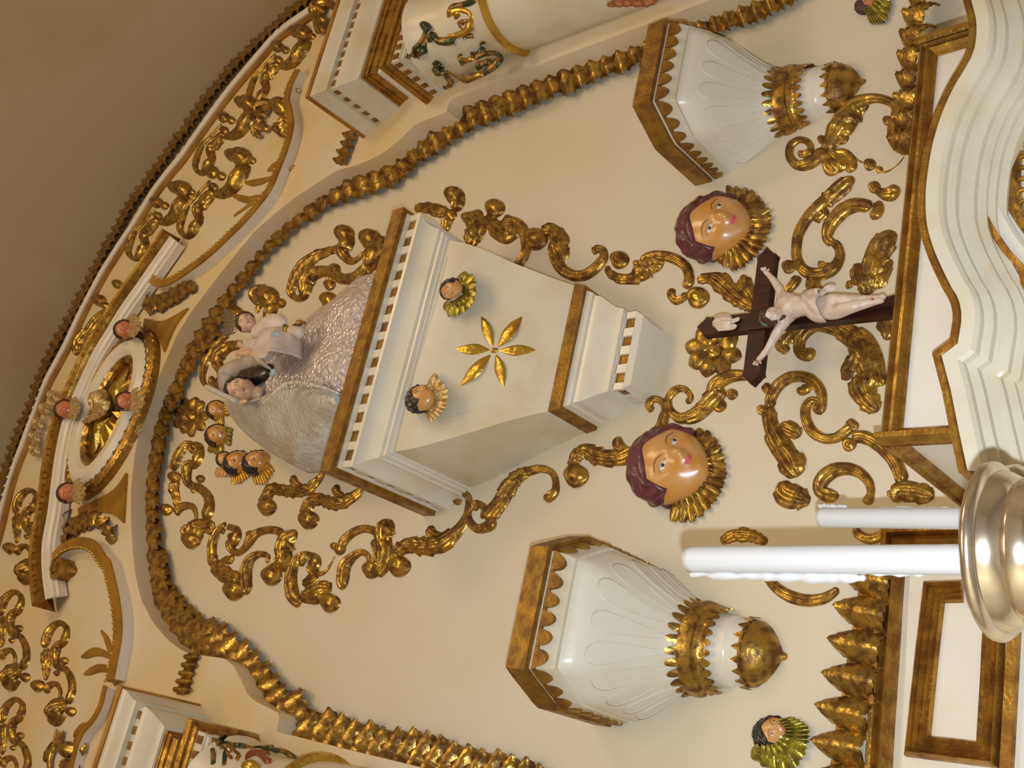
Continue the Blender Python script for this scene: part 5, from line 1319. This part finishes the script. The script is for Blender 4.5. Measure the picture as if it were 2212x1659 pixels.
jt = [J(1775, 664, (.030, .022)), J(1750, 663, (.024, .020)), J(1722, 659, (.031, .024), .005), J(1700, 663, (.030, .022)), J(1684, 676, (.014, .014)), # 0..4 pelvis waist chest shoulders neck
      J(1692, 640, .0135), J(1682, 622, .0105), J(1670, 604, .0085), J(1659, 592, .0065), J(1652, 585, .007),      # right-arm (photo top) 5..9
      J(1688, 704, .0135), J(1672, 730, .0105), J(1657, 757, .0085), J(1643, 772, .0065), J(1635, 781, .007),      # left arm 10..14
      J(1800, 650, (.020, .019)), J(1838, 650, (.0145, .015), .012), J(1872, 648, .011), J(1898, 645, .0075), J(1912, 640, .007, .01),  # leg a 15..19
      J(1800, 676, (.020, .019)), J(1836, 664, (.0145, .015), .02), J(1870, 656, .011, .01), J(1894, 651, .0075, .006), J(1908, 648, .007, .014)]
ed_ = [(0, 1), (1, 2), (2, 3), (3, 4), (3, 5), (5, 6), (6, 7), (7, 8), (8, 9), (3, 10), (10, 11), (11, 12), (12, 13), (13, 14), (0, 15), (15, 16), (16, 17), (17, 18), (18, 19), (0, 20), (20, 21), (21, 22), (22, 23), (23, 24)]
body = skinfig(jt, ed_, IVORY, 'body')
cr = [body]
for hx, hy, sgx, sgy in ((1652, 585, -1, -1), (1635, 781, -1, 1)):
    for k in range(4):
        dx = -4-k*.3; spread = (k-1.5)*2.6
        cr.append(rod(P(hx+sgx*1+spread*.8, hy+sgy*1+spread*.2*sgy, DB+.002), P(hx+sgx*(5-k*.6)+spread, hy+sgy*(7+k % 2)+spread*.2*sgy, DB+.010), .0026, IVORY, 'finger', 6, .7))
    cr.append(rod(P(hx+5, hy-sgy*2, DB+.002), P(hx+9, hy+sgy*4, DB+.012), .0028, IVORY, 'thumb', 6, .7))
    cr.append(ball(hx+2, hy, 2.4, DB+.006, RED, 'wound', hr=.5))
hh, tr3, H3 = head((1646, 691), (1692, 671), DB+.012, yaw=-.35, pitch=.0, dk=.95, skin=IVORY, hair=HAIRB, fat=.74, detail=True, lift=.012, curls=5, hairline=.5)
for q in hh[1:]:
    if q.name.split('.')[0] in ('eye', 'iris', 'eyelid', 'brow', 'lips', 'ear'): sub(q, hh[0])
    if q.name.split('.')[0] == 'eye' or q.name.split('.')[0] == 'iris' or q.name.split('.')[0] == 'lips': q.data.materials.clear(); q.data.materials.append(IVORY)
cr += [q for q in hh if q.parent is None]
cr.append(stroke([(1652, 668, 3), (1644, 680, 4), (1646, 695, 4.5), (1658, 704, 4)], DB+.03, 'l', GREENC, 'crown_of_thorns', hr=.9))
cr.append(stroke([(1676, 688, 5), (1688, 686, 5), (1698, 682, 3)], DB+.018, 'x', HAIRB, 'beard', hr=1.))
lc = shell_px([(1750, 686, DB-.01, 1754, 640, DB-.01, .040), (1766, 694, DB-.01, 1768, 635, DB-.01, .048), (1786, 694, DB-.01, 1786, 636, DB-.01, .046)], IVORY, 'loincloth', waves=5, wave=.15)
cr.append(lc); cr.append(stroke([(1768, 640, 5), (1780, 628, 6), (1792, 622, 8), (1806, 620, 6)], DB+.01, 'l', IVORY, 'loincloth_knot', hr=1.))
cr.append(ball(1884, 646, 2.6, DB+.016, RED, 'wound', hr=.5))
thing('crucified_figure', 'small ivory crucified figure with green crown of thorns, hanging on the dark cross', 'figure', cr)
O('scroll_plaque', 'small white carved scroll plaque nailed to the top of the dark cross', 'plaque', [
    ('l', [(1538, 700, 6), (1552, 697, 14), (1566, 695, 17), (1578, 693, 14), (1584, 691, 6)], IVORY), ('c', [(1548, 712, 3), (1564, 709, 5), (1582, 706, 6), (1592, 703, 4)], IVORY), ('c', [(1566, 697, 3), (1580, 694, 5), (1592, 690, 4), (1598, 686, 4)], IVORY), ('c', [(1542, 688, 4), (1556, 683, 5), (1570, 681, 5)], IVORY)], d=DX+.032)

# ================================================================== TABERNACLE
TX, TZ, TD = .428, 2.352, .400
tb = [box(-TX+.012, TX-.012, -TD+.004, -.0, 1.55, TZ-.008, WHITE, 'body')]
gp = [(0, -.004), (0, .010), (.005, .013), (.010, .006), (.014, .012), (.021, .014), (.027, .010), (.031, .004), (.034, -.002)]
fp = [(-TX, -TD, 1.6), (-TX, -TD, TZ), (TX, -TD, TZ), (TX, -TD, 1.6)]
tb.append(sweep(fp, gp, -1, GOLDP, 'front_frame', world=True))
# side frames
for s in (-1, 1):
    M = Mesh()
    def strip(y0, z0, y1, z1, wv):
        yy = Vector((0, y1-y0, z1-z0)); L = yy.length; t = yy/L; n_ = Vector((0, -t[2], t[1]))
        v = []
        for (u, h) in ((0, 0), (0, .012), (wv*.3, .016), (wv*.45, .009), (wv*.6, .015), (wv, .010), (wv, 0)):
            for e in ((y0, z0), (y1, z1)):
                q = Vector((s*(TX-.014+h), e[0], e[1]))+n_*u; v.append(q)
        M.add(v, [(2*i, 2*i+1, 2*i+3, 2*i+2) for i in range(6)])
    strip(-TD+.002, TZ, -.0, TZ, -.036); strip(-TD, 1.6, -TD, TZ, .036)
    strip(-.001, TZ, -.001, 1.6, .03)
    tb.append(M.mk('side_frame', GOLDP, True, 30))
hood = [(2072, -50), (2080, 0), (2092, 52), (2088, 105), (2072, 140), (2045, 185), (2018, 245), (1998, 310), (1986, 380), (1982, 430), (1985, 490), (2003, 552), (2035, 622), (2052, 652), (2058, 687), (2051, 734), (2013, 763), (2035, 848), (2052, 935), (2070, 1020)]
HD = .52
hw_ = [P(x, y, HD) for x, y in hood]
seg1 = dens([tuple(p) for p in hw_[:16]], 50); path_h = seg1+[tuple(p) for p in hw_[16:]]
tb.append(sweep(path_h, [(0, -.12), (0, 0), (.010, 0), (.013, -.004)], 1, GOLDP, 'hood_edge', world=True, ang=30))
wp = [(.013, -.003), (.034, -.006), (.040, -.012), (.041, -.026), (.054, -.030), (.055, -.044), (.070, -.046), (.078, -.052), (.079, -.064), (.092, -.068), (.093, -.076), (.104, -.078), (.105, -.088), (.118, -.092), (.119, -.12)]
tb.append(sweep(path_h, wp, 1, WHITE2, 'hood_moulding', world=True, ang=30))
h2 = [(2240, 95), (2212, 128), (2168, 190), (2127, 250), (2108, 315), (2101, 380), (2104, 420), (2122, 473), (2160, 538), (2197, 580), (2204, 612), (2220, 640)]
H2D = TD+.045
s2 = dens([tuple(P(x, y, H2D)) for x, y in h2], 40)
tb.append(sweep(s2, [(0, -.05), (0, 0), (.010, .002), (.012, -.01)], 1, GOLDP, 'arch_edge', world=True)); tb.append(sweep(s2, [(.012, -.01), (.030, -.012), (.036, -.018), (.037, -.026), (.052, -.03), (.053, -.05)], 1, WHITE, 'arch_moulding', world=True))
h3 = [(2245, 180), (2212, 228), (2187, 271), (2171, 325), (2166, 380), (2173, 445), (2187, 475), (2212, 510), (2240, 545)]
s3 = dens([tuple(P(x, y, TD+.02)) for x, y in h3], 30)
tb.append(sweep(s3, [(0, -.03), (.002, 0), (.016, .002), (.022, -.01), (.024, -.03)], 1, GOLD, 'niche_rim', world=True))
for i in range(11):
    y0 = 265+i*24
    tb.append(stroke([(2176+abs(i-5)**2*.9, y0+6, 3), (2200, y0+2, 4.6), (2240, y0-4, 5)], TD+.004, 'x', GOLDB, 'sunray', hr=1.3))
thing('tabernacle', 'white tabernacle with gold frame and sweeping white moulded hood below the crucifix', 'tabernacle', tb, loc=(0, -.2, 1.55))
for z0 in (0,):
    pass
thing('altar_table', 'white altar block carrying the tabernacle, below the frame', 'altar', [box(-.9, .9, -.62, -.001, 0, 1.55, WHITE, 'block'), box(-.95, .95, -.66, -.001, 1.515, 1.552, WHITE2, 'altar_top')]) if False else None
tag(box(-.9, .9, -.62, -.13, 0, 1.5495, WHITE, 'altar_block'), 'plain white altar block under the tabernacle, below the photo frame', 'altar')

# ------------------------------------------------------------------ lower left panel
rail = [(1897, 1720, 0.), (1905, 1580, 0.), (1915, 1440, 0.), (1925, 1290, 0.), (1934, 1165, 0.), (2060, 1161, 0.), (2230, 1158, 0.)]
rprof = [(-.026, 0), (-.024, .018), (-.012, .032), (-.002, .024), (.002, .014), (.008, .026), (.018, .028), (.024, .014), (.026, 0)]
pl = [sweep(rail, rprof, 1, GOLDP, 'gold_rail')]
pl.append(prism([(1945, 1700), (1968, 1180), (2260, 1180), (2250, 1720)], .0, .012, WHITE, 'panel_field'))
fpx = [(2082, 1278, .012), (2020, 1280, .012), (2006, 1400, .012), (1984, 1612, .012), (2134, 1630, .012), (2143, 1470, .012), (2150, 1315, .012), (2152, 1278, .012)]
pl.append(sweep(fpx, [(-.022, 0), (-.020, .014), (-.014, .024), (-.009, .013), (-.004, .021), (.002, .009), (.008, .016), (.013, .006), (.018, .011), (.022, 0)], 1, GOLDP, 'inner_frame'))
pl.append(sweep([(2174, 1700, .012), (2192, 1372, .012), (2200, 1200, .012)], [(-.012, 0), (-.009, .014), (.009, .014), (.012, 0)], 1, GOLDP, 'gold_strip'))
thing('wall_panel', 'cream panel with ribbed gold rails and a gold inner frame beside the tabernacle', 'panel', pl)

# ================================================================== CANDLES AND CANDLESTICK
def candle(label, tip, base, d, r, drips, ragged):
    a = P(base[0], base[1], d); b = P(tip[0], tip[1], d); t = (b-a).normalized(); x = t.cross(Vector((0, 1, 0))).normalized(); y = t.cross(x); v = []; f = []; n = 28; K_ = 40; L = (b-a).length
    for k in range(K_+1):
        s = k/K_; c = a.lerp(b, s); e = (1-s)*L
        rr = r*(1 if e > r*.8 else math.sqrt(max(0, 1-(1-e/(r*.8))**2)))
        for i in range(n):
            th = 2*math.pi*i/n; q = rr*(1+.012*noise.noise(Vector((th*2, s*30, ragged))))
            v.append(c+x*q*math.cos(th)+y*q*math.sin(th))
    for k in range(K_):
        for i in range(n): f.append((k*n+i, k*n+(i+1) % n, (k+1)*n+(i+1) % n, (k+1)*n+i))
    parts = [mk('shaft', v, f, WAX)]
    for (x0, y0, x1, y1, hw, dd) in drips:
        N = 16; pts = []
        for i in range(N+1):
            s = i/N; pts.append((x0+(x1-x0)*s, y0+(y1-y0)*s+random.uniform(-1.6, 1.6), hw*(.55+.45*math.sin(math.pi*s))*random.uniform(.6, 1.25)))
        parts.append(stroke(pts, d+dd, 'x', WAX, 'wax_drip', hr=1.1))
    return thing('candle', label, 'candle', parts, loc=a)
CD = .92
zc = (P(1800, 1210, CD)-CAM).dot(fw)
candle('tall thick white candle with ragged wax drips, standing in the silvered dish', (1474, 1208), (2150, 1209), CD, 31/FP*zc, [(1488, 1240, 1760, 1248, 10, -.006), (1640, 1244, 1870, 1247, 14, -.008), (1840, 1238, 2070, 1238, 6, -.004)], 1)
CD2 = .60
zc2 = (P(1900, 1118, CD2)-CAM).dot(fw)
candle('shorter white candle with a broken edge, behind the tall one', (1762, 1118), (2180, 1121), CD2, 22.5/FP*zc2, [(1765, 1093, 1830, 1096, 6, 0.), (1900, 1097, 2110, 1098, 4, 0.)], 2)
def latheat(c, levels, m, name, n=64):
    v = []; f = []
    for z, r in levels:
        for i in range(n): a = 2*math.pi*i/n; v.append((c[0]+r*math.cos(a), c[1]+r*math.sin(a), c[2]+z))
    for i in range(len(levels)-1):
        for j in range(n): f.append((i*n+j, i*n+(j+1) % n, (i+1)*n+(j+1) % n, (i+1)*n+j))
    return sharp(mk(name, v, f, m), 50)
dc = P(2152, 1190, CD); dc[2] -= 0
RD = .092
prof = [(.004, .02), (.004, RD-.006), (.004, RD), (.001, RD+.004), (-.004, RD+.005), (-.009, RD+.002), (-.011, RD-.005), (-.020, RD-.007), (-.030, RD-.013), (-.034, RD-.018), (-.036, RD-.013), (-.040, RD-.012), (-.055, RD-.017), (-.072, RD-.028), (-.076, RD-.028), (-.080, RD-.023), (-.100, RD-.040), (-.12, .03), (-.14, .02), (-.17, .026), (-.2, .02), (-.5, .03), (-.53, .09)]
thing('candlestick', 'silvered brass candlestick dish with ribbed rim, at the right edge under the tall candle', 'candlestick', [latheat(dc, prof[:18], BRASS, 'drip_dish'), latheat(dc, prof[17:], BRASS, 'stem')])
d2 = P(2192, 1062, CD2)
thing('candlestick', 'dark domed candlestick top partly seen behind the silvered dish', 'candlestick', [latheat(d2, [(.03, .004), (.028, .018), (.02, .03), (.006, .037), (-.006, .038), (-.018, .032), (-.03, .02), (-.04, .016), (-.05, .02), (-.3, .012)], BRASS, 'knop')]) 
tag(rod(P(2098, 1318, CD), P(2152, 1299, CD), .0024, IVORY, 'wooden_stick'), 'thin pale stick poking out from behind the silvered dish', 'stick')
